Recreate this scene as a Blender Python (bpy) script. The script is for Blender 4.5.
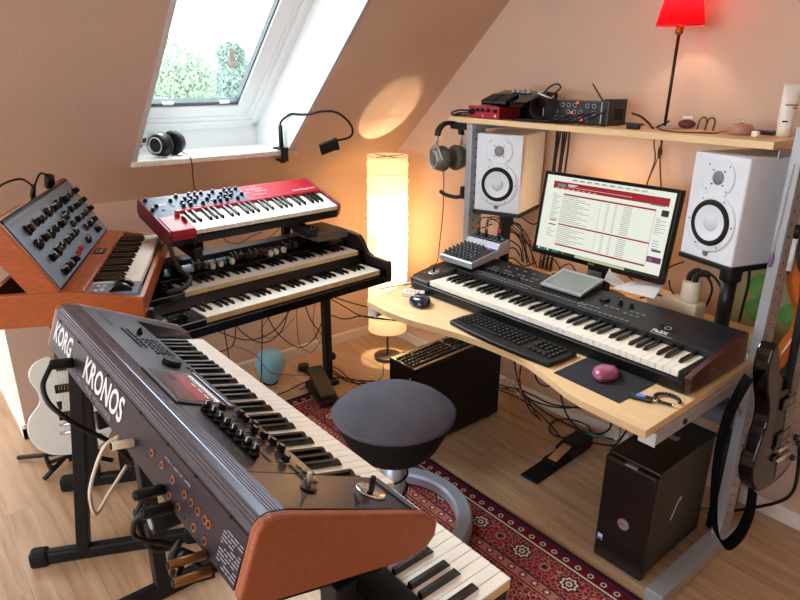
import bpy, bmesh, math, random
from mathutils import Vector, Matrix, Euler
R = math.radians
rnd = random.Random(7)
for o in list(bpy.data.objects): bpy.data.objects.remove(o)
scene = bpy.context.scene
COL = scene.collection

# ------------------------------------------------------------------ camera
CAMP = Vector((3.042, -2.397, 1.6)); FPX = 633.69
_pt, _ro, _az = R(19.869), R(0.381), R(50.173)
_fh = Vector((-math.sin(_az), math.cos(_az), 0)); _r = Vector((math.cos(_az), math.sin(_az), 0))
FW = _fh*math.cos(_pt) + Vector((0, 0, -math.sin(_pt))); _up = _r.cross(FW)
RT = _r*math.cos(_ro) + _up*math.sin(_ro); UP = -_r*math.sin(_ro) + _up*math.cos(_ro)
cam_d = bpy.data.cameras.new('camera'); cam = bpy.data.objects.new('camera', cam_d); COL.objects.link(cam)
cam.matrix_world = Matrix(((RT.x, UP.x, -FW.x, CAMP.x), (RT.y, UP.y, -FW.y, CAMP.y), (RT.z, UP.z, -FW.z, CAMP.z), (0, 0, 0, 1)))
cam_d.sensor_width = 36; cam_d.lens = 36*FPX/800; cam_d.clip_start = .05; cam_d.clip_end = 300
scene.camera = cam

# ------------------------------------------------------------------ world, daylight, exposure
w = bpy.data.worlds.new('sky'); scene.world = w; w.use_nodes = True
bg = w.node_tree.nodes['Background']; bg.inputs[0].default_value = (.86, .94, 1, 1); bg.inputs[1].default_value = 6.0
def area(name, loc, target, sx, sy, power, col):
    d = bpy.data.lights.new(name, 'AREA'); d.shape = 'RECTANGLE'; d.size = sx; d.size_y = sy; d.energy = power; d.color = col
    o = bpy.data.objects.new(name, d); COL.objects.link(o); o.location = loc
    o.rotation_euler = (Vector(target)-Vector(loc)).to_track_quat('-Z', 'Y').to_euler(); return o
area('sky_light_roof_window', (-1.7, -1.14, 3.9), (0.3, -1.14, 1.5), 2.2, 2.2, 560, (.88, .95, 1))
area('added_daylight_behind', (1.7, -5.05, 1.7), (1.5, -1.0, .7), 1.8, 1.5, 34, (.90, .96, 1))  # area lamp added at an unseen opening behind the camera, lights the room
area('assumed_daylight_alcove', (-1.5, -3.7, 1.25), (1.0, -2.4, .4), 1.3, .9, 20, (.90, .96, 1))  # area lamp added at an assumed, unseen alcove opening, brightens the left side
vs = scene.view_settings; vs.view_transform = 'Standard'; vs.look = 'None'; vs.gamma = 1; vs.use_curve_mapping = False
vs.exposure = 0.12

def at(px, py, x=None, y=None, z=None):
    d = FW*FPX + RT*(px-400) + UP*(300-py)
    if x is not None: t = (x-CAMP.x)/d.x
    elif y is not None: t = (y-CAMP.y)/d.y
    else: t = (z-CAMP.z)/d.z
    return CAMP + d*t

# ------------------------------------------------------------------ materials
def lin(h):
    h = h.lstrip('#'); v = [int(h[i:i+2], 16)/255 for i in (0, 2, 4)]
    return tuple(c/12.92 if c <= .04045 else ((c+.055)/1.055)**2.4 for c in v) + (1,)
MATS = {}
def mat(name, col='#808080', rough=.5, metal=0, emit=None, es=0, noise=0, nscale=20, bump=0, bscale=80, coat=0, spec=.5, trans=0, stretch=None, col2=None):
    if name in MATS: return MATS[name]
    m = bpy.data.materials.new(name); m.use_nodes = True; nt = m.node_tree; b = nt.nodes['Principled BSDF']
    c = lin(col)
    b.inputs['Base Color'].default_value = c; b.inputs['Roughness'].default_value = rough; b.inputs['Metallic'].default_value = metal
    b.inputs['Specular IOR Level'].default_value = spec
    if coat: b.inputs['Coat Weight'].default_value = coat; b.inputs['Coat Roughness'].default_value = .08
    if trans: b.inputs['Transmission Weight'].default_value = trans
    if emit: b.inputs['Emission Color'].default_value = lin(emit); b.inputs['Emission Strength'].default_value = es
    tc = nt.nodes.new('ShaderNodeTexCoord'); mp = nt.nodes.new('ShaderNodeMapping'); nt.links.new(tc.outputs['Object'], mp.inputs[0])
    if stretch: mp.inputs['Scale'].default_value = stretch
    if noise or col2:
        n = nt.nodes.new('ShaderNodeTexNoise'); n.inputs['Scale'].default_value = nscale; n.inputs['Detail'].default_value = 4
        nt.links.new(mp.outputs[0], n.inputs['Vector'])
        cr = nt.nodes.new('ShaderNodeValToRGB'); cr.color_ramp.elements[0].position = .32; cr.color_ramp.elements[1].position = .68
        a = lin(col2) if col2 else tuple(x*(1-noise) for x in c[:3])+(1,)
        cr.color_ramp.elements[0].color = a; cr.color_ramp.elements[1].color = c if col2 else tuple(min(1, x*(1+noise)) for x in c[:3])+(1,)
        nt.links.new(n.outputs['Fac'], cr.inputs[0]); nt.links.new(cr.outputs[0], b.inputs['Base Color'])
    if bump:
        n2 = nt.nodes.new('ShaderNodeTexNoise'); n2.inputs['Scale'].default_value = bscale; n2.inputs['Detail'].default_value = 3
        nt.links.new(mp.outputs[0], n2.inputs['Vector'])
        bp = nt.nodes.new('ShaderNodeBump'); bp.inputs['Strength'].default_value = bump; bp.inputs['Distance'].default_value = .004
        nt.links.new(n2.outputs['Fac'], bp.inputs['Height']); nt.links.new(bp.outputs[0], b.inputs['Normal'])
    MATS[name] = m; return m

WALL = mat('wall_paint', '#c8ab98', .9, noise=.03, nscale=3, bump=.22, bscale=110, spec=.2)
WHITE = mat('white_paint', '#eceae6', .55, noise=.02, nscale=4)
REVEAL = mat('white_reveal', '#f2f3f3', .6, noise=.01, nscale=4)
SKIRT = mat('skirting_paint', '#d9cbbd', .5, noise=.02, nscale=5)
PVC = mat('window_white', '#eef1f2', .35, noise=.01, nscale=4)
BLACK = mat('black_plastic', '#0c0c0d', .42, spec=.35, noise=.15, nscale=60)
BLACKG = mat('black_gloss', '#070607', .20, noise=.1, nscale=30, coat=.15, spec=.35)
MATTE = mat('matte_black_metal', '#0f0e10', .5, spec=.35, noise=.1, nscale=60)
RUBBER = mat('black_rubber', '#0e0d0e', .7, spec=.3, noise=.1, nscale=80)
CABLE = mat('cable_black', '#0d0b0a', .5, spec=.35, noise=.1, nscale=40)
CABLEB = mat('cable_brown', '#4a2c17', .5, noise=.1, nscale=40)
KEYW = mat('key_white', '#f3ebdf', .32, coat=.15)
KEYI = mat('key_ivory', '#dcc08c', .35, noise=.03, nscale=9)
KEYB = mat('key_black', '#0b0908', .25, noise=.1, nscale=20, coat=.2)
ALU = mat('aluminium', '#b9bcc0', .35, .8, noise=.05, nscale=20)
ALUP = mat('aluminium_paint', '#a3a5a8', .42, .25, noise=.04, nscale=20)
CHROME = mat('chrome', '#d8d8d8', .15, 1, noise=.02, nscale=8)
CREAM = mat('cream_plastic', '#efe3cd', .35, noise=.02)
PRINT = mat('white_print', '#d8d6d4', .6, noise=.01)
PRINTG = mat('grey_print', '#8f8d92', .6, noise=.01)
REDP = mat('red_lacquer', '#a5162a', .28, noise=.05, nscale=12, coat=.4)
REDS = mat('red_plastic', '#b81f25', .35, noise=.04)
KORGT = mat('graphite_panel', '#5d5b63', .30, .85)
KORGR = mat('aubergine_metal', '#2a1f29', .42, .3, noise=.06, nscale=90)
RIDGE = mat('ribbed_alu', '#7c8292', .28, .85)
BENCH = mat('cherry_wood_panel', '#96502e', .38, noise=.16, nscale=9, stretch=(1, 12, 40), coat=.15)
MOOGW = mat('orange_walnut', '#a14e22', .32, noise=.22, nscale=7, stretch=(2, 5, 40), coat=.25)
MAHOG = mat('dark_mahogany', '#3d1613', .35, noise=.35, nscale=14, stretch=(1, 2, 14), coat=.3)
BEECH = mat('beech_laminate', '#dfbd8f', .42, noise=.06, nscale=5, stretch=(1.5, 14, 14))
BEECHE = mat('beech_edge', '#a07b53', .5, noise=.06, nscale=9)
ORGW = mat('dark_stained_wood', '#1c0e09', .38, noise=.3, nscale=8, stretch=(2, 10, 10), coat=.1)
SPK = mat('white_speaker', '#d2d3d9', .45, noise=.02, nscale=20)
CONE = mat('speaker_cone', '#d2d3da', .5, noise=.02)
GRILLE = mat('grey_mesh', '#77777c', .5, .3, noise=.2, nscale=300)
PANELM = mat('moog_panel', '#7f8fa3', .42, .2, noise=.05, nscale=50)
NORDG = mat('nord_grey', '#4d5570', .5, spec=.3, noise=.05, nscale=50)
STOOLT = mat('stool_fabric', '#4b4750', .9, noise=.22, nscale=5, bump=.4, bscale=400, spec=.2)
STOOLS = mat('stool_side', '#0c0b0d', .75, spec=.3, noise=.15, nscale=60)
SILVERP = mat('silver_paint', '#a9aebd', .35, .4, noise=.03, nscale=20)
PCB = mat('pc_black', '#141314', .3, noise=.1, nscale=60, coat=.2)
PCS = mat('pc_charcoal', '#4a4642', .5, .2, noise=.25, nscale=200)
LCD = mat('lcd_grey', '#7d8a84', .12, noise=.04, nscale=6, coat=.6)
BLUEP = mat('pale_blue_plastic', '#86b9cd', .4, noise=.05, nscale=9)
BROWNG = mat('grey_brown_plastic', '#5d5148', .5, noise=.08, nscale=40)

def cmat(name, col, rough=.5, **k): return mat(name, col, rough, noise=k.pop('noise', .04), **k)

class X:
    """node expression helper"""
    nt = None
    def __init__(s, v): s.v = v
    @staticmethod
    def op(o, *a):
        n = X.nt.nodes.new('ShaderNodeMath'); n.operation = o
        for i, q in enumerate(a):
            if isinstance(q, X): X.nt.links.new(q.v, n.inputs[i])
            else: n.inputs[i].default_value = q
        return X(n.outputs[0])
    def __add__(s, o): return X.op('ADD', s, o)
    def __sub__(s, o): return X.op('SUBTRACT', s, o)
    def __mul__(s, o): return X.op('MULTIPLY', s, o)
    def __rsub__(s, o): return X.op('SUBTRACT', o, s)
    def __truediv__(s, o): return X.op('DIVIDE', s, o)
    def fr(s): return X.op('FRACT', s)
    def fl(s): return X.op('FLOOR', s)
    def abs(s): return X.op('ABSOLUTE', s)
    def sin(s): return X.op('SINE', s)
    def sqrt(s): return X.op('SQRT', s)
    def lt(s, o): return X.op('LESS_THAN', s, o)
    def gt(s, o): return X.op('GREATER_THAN', s, o)
def mx(f, a, b):
    n = X.nt.nodes.new('ShaderNodeMix'); n.data_type = 'RGBA'
    X.nt.links.new(f.v, n.inputs[0])
    for i, q in ((6, a), (7, b)):
        if isinstance(q, tuple): n.inputs[i].default_value = q
        else: X.nt.links.new(q, n.inputs[i])
    return n.outputs[2]
def objcoord(nt):
    X.nt = nt; tc = nt.nodes.new('ShaderNodeTexCoord'); s = nt.nodes.new('ShaderNodeSeparateXYZ'); nt.links.new(tc.outputs['Object'], s.inputs[0])
    return X(s.outputs[0]), X(s.outputs[1]), X(s.outputs[2]), tc.outputs['Object']

def floor_mat():
    m = mat('oak_laminate', '#b3906f', .42); nt = m.node_tree; b = nt.nodes['Principled BSDF']
    x, y, z, co = objcoord(nt)
    row = (y/.19).fl(); u = (x/1.28 + row*.37); pl = u.fl()
    h = ((row*12.9898 + pl*78.233).sin()*43758.5453).fr()
    mp = nt.nodes.new('ShaderNodeMapping'); mp.inputs['Scale'].default_value = (1.2, 16, 1); nt.links.new(co, mp.inputs[0])
    cmb = nt.nodes.new('ShaderNodeCombineXYZ'); nt.links.new((h*9).v, cmb.inputs[0]); nt.links.new((h*31).v, cmb.inputs[1]); nt.links.new(cmb.outputs[0], mp.inputs[1])
    n = nt.nodes.new('ShaderNodeTexNoise'); n.inputs['Scale'].default_value = 2.2; n.inputs['Detail'].default_value = 7; n.inputs['Distortion'].default_value = .6
    nt.links.new(mp.outputs[0], n.inputs['Vector'])
    cr = nt.nodes.new('ShaderNodeValToRGB'); e = cr.color_ramp.elements
    e[0].position = .25; e[0].color = lin('#a07f62'); e[1].position = .7; e[1].color = lin('#c9aa8a')
    e2 = cr.color_ramp.elements.new(.45); e2.color = lin('#b99777')
    nt.links.new((X(n.outputs['Fac']) + (h-.5)*.1).v, cr.inputs[0])
    sy = (y/.19).fr(); sx = u.fr()
    seam = X.op('MAXIMUM', sy.lt(.012), sx.lt(.002))
    c = mx(seam*.35, cr.outputs[0], lin('#5c4532'))
    nt.links.new(c, b.inputs['Base Color']); b.inputs['Roughness'].default_value = .38
    bp = nt.nodes.new('ShaderNodeBump'); bp.inputs['Strength'].default_value = .15; bp.inputs['Distance'].default_value = .002
    nt.links.new(n.outputs['Fac'], bp.inputs['Height']); nt.links.new(bp.outputs[0], b.inputs['Normal'])
    return m
FLOORM = floor_mat()

def rug_mat(W, H):
    m = mat('persian_rug', '#6d1a22', .95, spec=.1); nt = m.node_tree; b = nt.nodes['Principled BSDF']
    x, y, z, co = objcoord(nt)
    dx = W/2 - x.abs(); dy = H/2 - y.abs(); d = X.op('MINIMUM', dx, dy)          # distance from the edge
    red, dk, cream, navy, pink, gold = lin('#7d1f28'), lin('#3c1018'), lin('#c9b79c'), lin('#2c2a44'), lin('#a86a5c'), lin('#b08a5c')
    def rosette(u, v, s):
        a = X.op('ARCTAN2', v, u); r = (u*u + v*v).sqrt()
        return r/(((a*8).sin()*.12 + 1)*s)
    v1 = nt.nodes.new('ShaderNodeTexVoronoi'); v1.inputs['Scale'].default_value = 34; nt.links.new(co, v1.inputs['Vector'])
    v2 = nt.nodes.new('ShaderNodeTexVoronoi'); v2.inputs['Scale'].default_value = 62; v2.feature = 'DISTANCE_TO_EDGE'; nt.links.new(co, v2.inputs['Vector'])
    vd = X(v1.outputs['Distance']); ve = X(v2.outputs['Distance'])
    # wide border of rosettes
    P = .20
    ucx = ((x/P).fr()-.5)*P; bd = d-.13
    ucy = ((y/P).fr()-.5)*P
    side = dx.lt(dy)
    u = side*ucy + (1-side)*ucx
    q = rosette(u, bd, .028)
    q2 = rosette(((side*y + (1-side)*x)/P + .5).fr()*P-.5*P, bd, .026)
    c = mx(ve.lt(.028), red, lin('#b59c84'))
    c = mx((vd/1).lt(.20), c, navy)
    c = mx(q2.lt(1), c, red); c = mx(q2.lt(.8), c, pink); c = mx(q2.lt(.45), c, navy)
    c = mx(q.lt(1.25), c, dk); c = mx(q.lt(1.), c, cream); c = mx(q.lt(.72), c, navy); c = mx(q.lt(.42), c, cream); c = mx(q.lt(.2), c, red)
    # narrow guard bands
    gq = rosette(((side*y + (1-side)*x)/.05).fr()*.05-.025, d-.045, .0105)
    g = mx(gq.lt(1), lin('#5a141d'), cream); g = mx(gq.lt(.6), g, navy)
    gq2 = rosette(((side*y + (1-side)*x)/.05).fr()*.05-.025, d-.215, .014)
    g2 = mx(gq2.lt(1), pink, red); g2 = mx(gq2.lt(.5), g2, cream)
    f = mx(ve.lt(.04), red, lin('#b59c84')); f = mx(vd.lt(.25), f, navy); f = mx(vd.lt(.14), f, pink)
    r = mx(d.gt(.245), g2, f)
    r = mx(d.lt(.24)*d.gt(.235), r, dk)
    r = mx(d.lt(.195), r, c)
    r = mx(d.lt(.075), r, g)
    for e in (.195, .075, .068, .02): r = mx((d-e).abs().lt(.0035), r, navy if e != .068 else cream)
    r = mx(d.lt(.017), r, dk)
    nt.links.new(r, b.inputs['Base Color'])
    n = nt.nodes.new('ShaderNodeTexNoise'); n.inputs['Scale'].default_value = 500; nt.links.new(co, n.inputs['Vector'])
    bp = nt.nodes.new('ShaderNodeBump'); bp.inputs['Strength'].default_value = .5; bp.inputs['Distance'].default_value = .003
    nt.links.new(n.outputs['Fac'], bp.inputs['Height']); nt.links.new(bp.outputs[0], b.inputs['Normal'])
    return m

def glass_mat():
    m = bpy.data.materials.new('window_glass'); m.use_nodes = True; nt = m.node_tree; nt.nodes.remove(nt.nodes['Principled BSDF'])
    o = nt.nodes['Material Output']; t = nt.nodes.new('ShaderNodeBsdfTransparent'); g = nt.nodes.new('ShaderNodeBsdfGlossy'); f = nt.nodes.new('ShaderNodeLayerWeight'); f.inputs[0].default_value = .12; pw = nt.nodes.new('ShaderNodeMath'); pw.operation = 'MULTIPLY_ADD'; pw.inputs[1].default_value = .3; pw.inputs[2].default_value = .03; nt.links.new(f.outputs['Facing'], pw.inputs[0])
    t.inputs[0].default_value = (.95, .98, .97, 1); g.inputs['Roughness'].default_value = .02; mxs = nt.nodes.new('ShaderNodeMixShader')
    nt.links.new(pw.outputs[0], mxs.inputs[0]); nt.links.new(t.outputs[0], mxs.inputs[1]); nt.links.new(g.outputs[0], mxs.inputs[2]); nt.links.new(mxs.outputs[0], o.inputs[0])
    return m
GLASS = glass_mat()
def shade_mat(name, col, tcol, em, es, mixv=.6, bands=0):
    m = bpy.data.materials.new(name); m.use_nodes = True; nt = m.node_tree; nt.nodes.remove(nt.nodes['Principled BSDF'])
    o = nt.nodes['Material Output']; d = nt.nodes.new('ShaderNodeBsdfDiffuse'); t = nt.nodes.new('ShaderNodeBsdfTranslucent'); e = nt.nodes.new('ShaderNodeEmission')
    tc = nt.nodes.new('ShaderNodeTexCoord'); n = nt.nodes.new('ShaderNodeTexNoise'); n.inputs['Scale'].default_value = 60; nt.links.new(tc.outputs['Object'], n.inputs['Vector'])
    bp = nt.nodes.new('ShaderNodeBump'); bp.inputs['Strength'].default_value = .3; bp.inputs['Distance'].default_value = .003
    nt.links.new(n.outputs['Fac'], bp.inputs['Height']); nt.links.new(bp.outputs[0], d.inputs['Normal'])
    d.inputs[0].default_value = lin(col); t.inputs[0].default_value = lin(tcol); e.inputs[0].default_value = lin(em); e.inputs[1].default_value = es
    m1 = nt.nodes.new('ShaderNodeMixShader'); m1.inputs[0].default_value = mixv; a = nt.nodes.new('ShaderNodeAddShader')
    nt.links.new(d.outputs[0], m1.inputs[1]); nt.links.new(t.outputs[0], m1.inputs[2]); nt.links.new(m1.outputs[0], a.inputs[0]); nt.links.new(e.outputs[0], a.inputs[1])
    nt.links.new(a.outputs[0], o.inputs[0]); return m

# ------------------------------------------------------------------ mesh helpers
class MB:
    def __init__(s, M=None): s.v = []; s.f = []; s.mi = []; s.sm = []; s.M = M or Matrix()
    def add(s, vs, fs, m=0, sm=False):
        b = len(s.v); s.v += [s.M @ Vector(p) for p in vs]
        for f in fs: s.f.append([b+i for i in f]); s.mi.append(m); s.sm.append(sm)
        return s
    def box(s, x0, x1, y0, y1, z0, z1, m=0):
        if x0 > x1: x0, x1 = x1, x0
        if y0 > y1: y0, y1 = y1, y0
        if z0 > z1: z0, z1 = z1, z0
        return s.add([(x, y, z) for z in (z0, z1) for y in (y0, y1) for x in (x0, x1)],
                     [(0, 2, 3, 1), (4, 5, 7, 6), (0, 1, 5, 4), (2, 6, 7, 3), (0, 4, 6, 2), (1, 3, 7, 5)], m)
    def cyl(s, a, b, r0, r1=None, n=16, m=0):
        a, b = Vector(a), Vector(b); r1 = r0 if r1 is None else r1
        q = (b-a).to_track_quat('Z', 'Y'); vs = []
        for c, r in ((a, r0), (b, r1)):
            vs += [c + q @ Vector((r*math.cos(2*math.pi*i/n), r*math.sin(2*math.pi*i/n), 0)) for i in range(n)]
        s.add(vs, [(i, (i+1) % n, n+(i+1) % n, n+i) for i in range(n)], m, True)
        return s.add(vs, [tuple(range(n))[::-1], tuple(range(n, 2*n))], m)
    def tube(s, pts, r, n=8, m=0, smooth=True, sub=6):
        P = [Vector(p) for p in pts]
        if smooth and len(P) > 2:
            Q = []
            for i in range(len(P)-1):
                p0, p1, p2, p3 = P[max(i-1, 0)], P[i], P[i+1], P[min(i+2, len(P)-1)]
                for k in range(sub):
                    t = k/sub; Q.append(.5*((2*p1) + (p2-p0)*t + (2*p0-5*p1+4*p2-p3)*t*t + (3*p1-p0-3*p2+p3)*t**3))
            P = Q + [P[-1]]
        vs = []; N = len(P); up = Vector((.123, .456, .88)).normalized()
        for i, p in enumerate(P):
            t = (P[min(i+1, N-1)]-P[max(i-1, 0)])
            if t.length < 1e-9: t = Vector((0, 0, 1))
            t.normalize(); a = t.cross(up)
            if a.length < .05: a = t.cross(Vector((1, 0, 0)))
            a.normalize(); up = a.cross(t).normalized(); b2 = up
            rr = r[min(i, len(r)-1)] if isinstance(r, (list, tuple)) else r
            vs += [p + (a*math.cos(2*math.pi*k/n)+b2*math.sin(2*math.pi*k/n))*rr for k in range(n)]
        fs = [(i*n+k, i*n+(k+1) % n, (i+1)*n+(k+1) % n, (i+1)*n+k) for i in range(N-1) for k in range(n)]
        s.add(vs, fs, m, True); return s.add(vs, [tuple(range(n))[::-1], tuple(range((N-1)*n, N*n))], m)
    def prism(s, prof, lo, hi, axis='x', m=0):
        n = len(prof); f = {'x': lambda a, b, t: (t, a, b), 'y': lambda a, b, t: (a, t, b), 'z': lambda a, b, t: (a, b, t)}[axis]
        vs = [f(a, b, lo) for a, b in prof] + [f(a, b, hi) for a, b in prof]
        s.add(vs, [tuple(range(n)), tuple(range(n, 2*n))[::-1]] + [(i, n+i, n+(i+1) % n, (i+1) % n) for i in range(n)], m); return s
    def lathe(s, prof, c=(0, 0, 0), n=32, m=0, q=None, sm=True, smax=None):
        c = Vector(c); q = q or Matrix.Identity(3); vs = []
        for r, z in prof: vs += [c + q @ Vector((r*math.cos(2*math.pi*i/n), r*math.sin(2*math.pi*i/n), z)) for i in range(n)]
        return s.add(vs, [(j*n+i, j*n+(i+1) % n, (j+1)*n+(i+1) % n, (j+1)*n+i) for j in range(len(prof)-1) for i in range(n)], m, sm)
    def ball(s, c, rx, ry=None, rz=None, n=16, k=10, m=0, q=None):
        ry = ry or rx; rz = rz or rx; c = Vector(c); vs = []; q = q or Matrix.Identity(3)
        for j in range(k+1):
            a = math.pi*j/k
            vs += [c + q @ Vector((rx*math.sin(a)*math.cos(2*math.pi*i/n), ry*math.sin(a)*math.sin(2*math.pi*i/n), rz*math.cos(a))) for i in range(n)]
        return s.add(vs, [(j*n+i, (j+1)*n+i, (j+1)*n+(i+1) % n, j*n+(i+1) % n) for j in range(k) for i in range(n)], m, True)
    def quad(s, a, b, c, d, m=0): return s.add([a, b, c, d], [(0, 1, 2, 3)], m)
    def text(s, body, M, size=.1, ext=.0008, m=0, sx=1, bold=0):
        cu = bpy.data.curves.new('t', 'FONT'); cu.body = body; cu.size = size; cu.extrude = ext; cu.resolution_u = 3; cu.offset = bold
        o = bpy.data.objects.new('t', cu); COL.objects.link(o); bpy.context.view_layer.update()
        me = bpy.data.meshes.new_from_object(o.evaluated_get(bpy.context.evaluated_depsgraph_get()))
        old = s.M; s.M = old @ M @ Matrix.Diagonal((sx, 1, 1, 1))
        s.add([v.co.copy() for v in me.vertices], [tuple(p.vertices) for p in me.polygons], m); s.M = old
        wd = (max(v.co.x for v in me.vertices) if len(me.vertices) else 0)*sx
        bpy.data.objects.remove(o); bpy.data.curves.remove(cu); bpy.data.meshes.remove(me); return wd
    def build(s, name, mats, parent=None, bevel=0, seg=2, fix=True, loc=None, rot=None, sub=0):
        me = bpy.data.meshes.new(name); me.from_pydata([tuple(v) for v in s.v], [], s.f)
        for m in (mats if isinstance(mats, (list, tuple)) else [mats]): me.materials.append(m)
        for p, i, sm in zip(me.polygons, s.mi, s.sm): p.material_index = i; p.use_smooth = sm
        if fix:
            b = bmesh.new(); b.from_mesh(me); bmesh.ops.remove_doubles(b, verts=b.verts, dist=1e-6); bmesh.ops.recalc_face_normals(b, faces=b.faces); b.to_mesh(me); b.free()
        me.update(); o = bpy.data.objects.new(name, me); COL.objects.link(o)
        if parent: o.parent = parent
        if loc: o.location = loc
        if rot: o.rotation_euler = rot
        if sub: q = o.modifiers.new('sub', 'SUBSURF'); q.levels = sub; q.render_levels = sub
        if bevel: q = o.modifiers.new('bevel', 'BEVEL'); q.width = bevel; q.segments = seg; q.limit_method = 'ANGLE'; q.angle_limit = R(40)
        return o

def tag(o, label=None, cat=None, group=None, kind=None):
    if label: o['label'] = label
    if cat: o['category'] = cat
    if group: o['group'] = group
    if kind: o['kind'] = kind
    return o
def thing(name, label, cat, loc=(0, 0, 0), rot=(0, 0, 0), group=None):
    o = bpy.data.objects.new(name, None); COL.objects.link(o); o.location = loc; o.rotation_euler = rot; o.empty_display_size = .05
    return tag(o, label, cat, group)
def dup(o, loc, parent=None, rot=None, name=None):
    c = o.copy(); COL.objects.link(c); c.parent = parent or o.parent; c.location = loc
    if rot: c.rotation_euler = rot
    return c
def TX(x, y, z): return Matrix.Translation((x, y, z))
def box1(name, m, parent, *a, bevel=0): return MB().box(*a).build(name, m, parent, bevel)
def struct(o): o['kind'] = 'structure'; return o
def plane_m(o, xa, ya):
    """matrix with origin o, x axis xa, y axis ya (face text basis)"""
    xa = Vector(xa).normalized(); ya = Vector(ya); za = xa.cross(ya).normalized(); ya = za.cross(xa)
    return Matrix(((xa.x, ya.x, za.x, o[0]), (xa.y, ya.y, za.y, o[1]), (xa.z, ya.z, za.z, o[2]), (0, 0, 0, 1)))

# ------------------------------------------------------------------ room shell
KZ, SK = 1.03, .94
def sl(x): return KZ + SK*x
WY0, WY1 = -1.507, -.765                                    # roof window opening along y
XT = 1.42                                                    # top of the opening (x on the slope)
ZS = 1.226; XS = (ZS-KZ)/SK
nv = Vector((-SK, 0, 1)).normalized()
struct(MB().box(-1.6, 5.4, -5.2, 0.0, -.06, 0).build('floor', FLOORM))
struct(MB().box(-.02, 5.4, 0, .12, 0, 3.2).build('wall_right', WALL))
# knee wall, its end corner and the return face into the alcove
YC = -2.09
struct(MB().box(-.12, 0, YC, 0, 0, KZ).build('wall_left', WALL))
struct(MB().box(-1.6, -.0005, YC-.0005, YC+.1, 0, 1.03).build('wall_alcove', WHITE))
wk_ = MB(); wk_.box(-1.7, -1.6, -5.2, -4.4, 0, 1.6); wk_.box(-1.7, -1.6, -3.0, YC+.1, 0, 1.6); wk_.box(-1.7, -1.6, -4.4, -3.0, 0, .75); struct(wk_.build('wall_back', WHITE))  # gap between the pieces is an assumed, unseen opening for the alcove daylight
# sloping ceiling with the opening
XE = 2.75
cb = MB()
def slab(y0, y1, x0, x1):
    if x1 <= x0: return
    t = .10
    p = [(x0, sl(x0)), (x1, sl(x1)), (x1-.0+nv.x*t, sl(x1)+nv.z*t), (x0+nv.x*t, sl(x0)+nv.z*t)]
    cb.prism(p, y0, y1, 'y')
slab(-5.2, WY0, 0, XE); slab(WY1, 0.1, 0, XE); cb.prism([(0, KZ), (XS-.0255, ZS-.024), (-.08, ZS-.024), (-.08, KZ)], WY0, WY1, 'y'); slab(WY0, WY1, XT, XE)
cb.box(XE, 5.4, -5.2, .1, sl(XE), sl(XE)+.1)
cb.prism([(-1.6, 1.6), (0, 1.6), (0, KZ), (.0, KZ-.001), (-.0, 1.75), (-1.6, 1.75)], -5.2, YC, 'y')
struct(cb.build('ceiling', WALL))
# white reveal: side cheeks, top and lower upstand
rv = MB(); D = .30
def onsl(x, d): return (x+nv.x*d, sl(x)+nv.z*d)
XF0 = XS - nv.x*0 ; 
bx0 = -.113 - nv.x*D                                        # slope x under the frame's lower edge
for (a, b) in ((WY1-.002, WY1+.02), (WY0-.02, WY0+.002)):
    rv.prism([(XS, ZS-.02), (XS, ZS), (XT, sl(XT)), onsl(XT, D+.1), onsl(bx0-.02, D+.1), (-.16, ZS-.02)], a, b, 'y')
rv.prism([(XT, sl(XT)), onsl(XT, D+.1), onsl(XT+.03, D+.1), (XT+.03, sl(XT+.03))], WY0, WY1, 'y')
q = onsl(bx0, D)
rv.prism([(-.113-.0, ZS-.0), (q[0], q[1]), (q[0]-.05, q[1]+.01), (-.163, ZS)], WY0, WY1, 'y')
struct(rv.build('trim_1', REVEAL))
# sill board
SILLM = mat('stone_sill', '#c9b9a6', .4, noise=.15, nscale=30)
sb = MB(); sb.box(-.14, XS+.004, WY0, WY1, ZS-.02, ZS); sb.box(XS-.03, XS+.012, WY0-.01, WY1+.05, ZS-.022, ZS)
struct(sb.build('trim_2', [SILLM], bevel=.002)); 
st = MB(); st.box(-.14, XS+.0, WY0, WY1, ZS, ZS+.003); struct(st.build('trim_3', REVEAL))
# roof window
win = bpy.data.objects.new('window_1', None); COL.objects.link(win); struct(win)
xv = Vector((1, 0, SK)).normalized()
a0 = onsl(bx0, D)
win.matrix_world = Matrix(((0, xv.x, nv.x, a0[0]), (-1, 0, 0, WY1), (0, xv.z, nv.z, a0[1]), (0, 0, 0, 1)))
# local: x = along world -y, y = up the slope, z = outward
Wd = WY1-WY0; Ln = (XT-bx0)/xv.x
def frame(mb, i, o, L, z0, z1, ib=None):
    ib = o if ib is None else ib
    mb.box(i, i+o, 0+i, L-i, z0, z1); mb.box(Wd-i-o, Wd-i, 0+i, L-i, z0, z1); mb.box(i, Wd-i, i, i+ib, z0, z1); mb.box(i, Wd-i, L-i-o, L-i, z0, z1)
f = MB(); frame(f, 0, .045, Ln, -.02, .06); f.build('window_frame', PVC, win, .006)
f = MB(); frame(f, .05, .022, Ln, -.006, .05); frame(f, .066, .075, Ln, .0, .05, .07); f.build('window_sash', PVC, win, .008)
GAS = mat('grey_gasket', '#4d565d', .5, noise=.1)
f = MB(); frame(f, .136, .012, Ln, .012, .04, .022); f.build('glazing_bead', GAS, win)
f = MB()
for x in (Wd-.27, Wd-.55): f.box(x, x+.05, .15, .162, .006, .02)
f.build('glazing_clip', PVC, win, .002)
MB().box(.14, Wd-.14, .14, Ln-.14, .028, .032).build('window_pane', GLASS, win)
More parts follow.
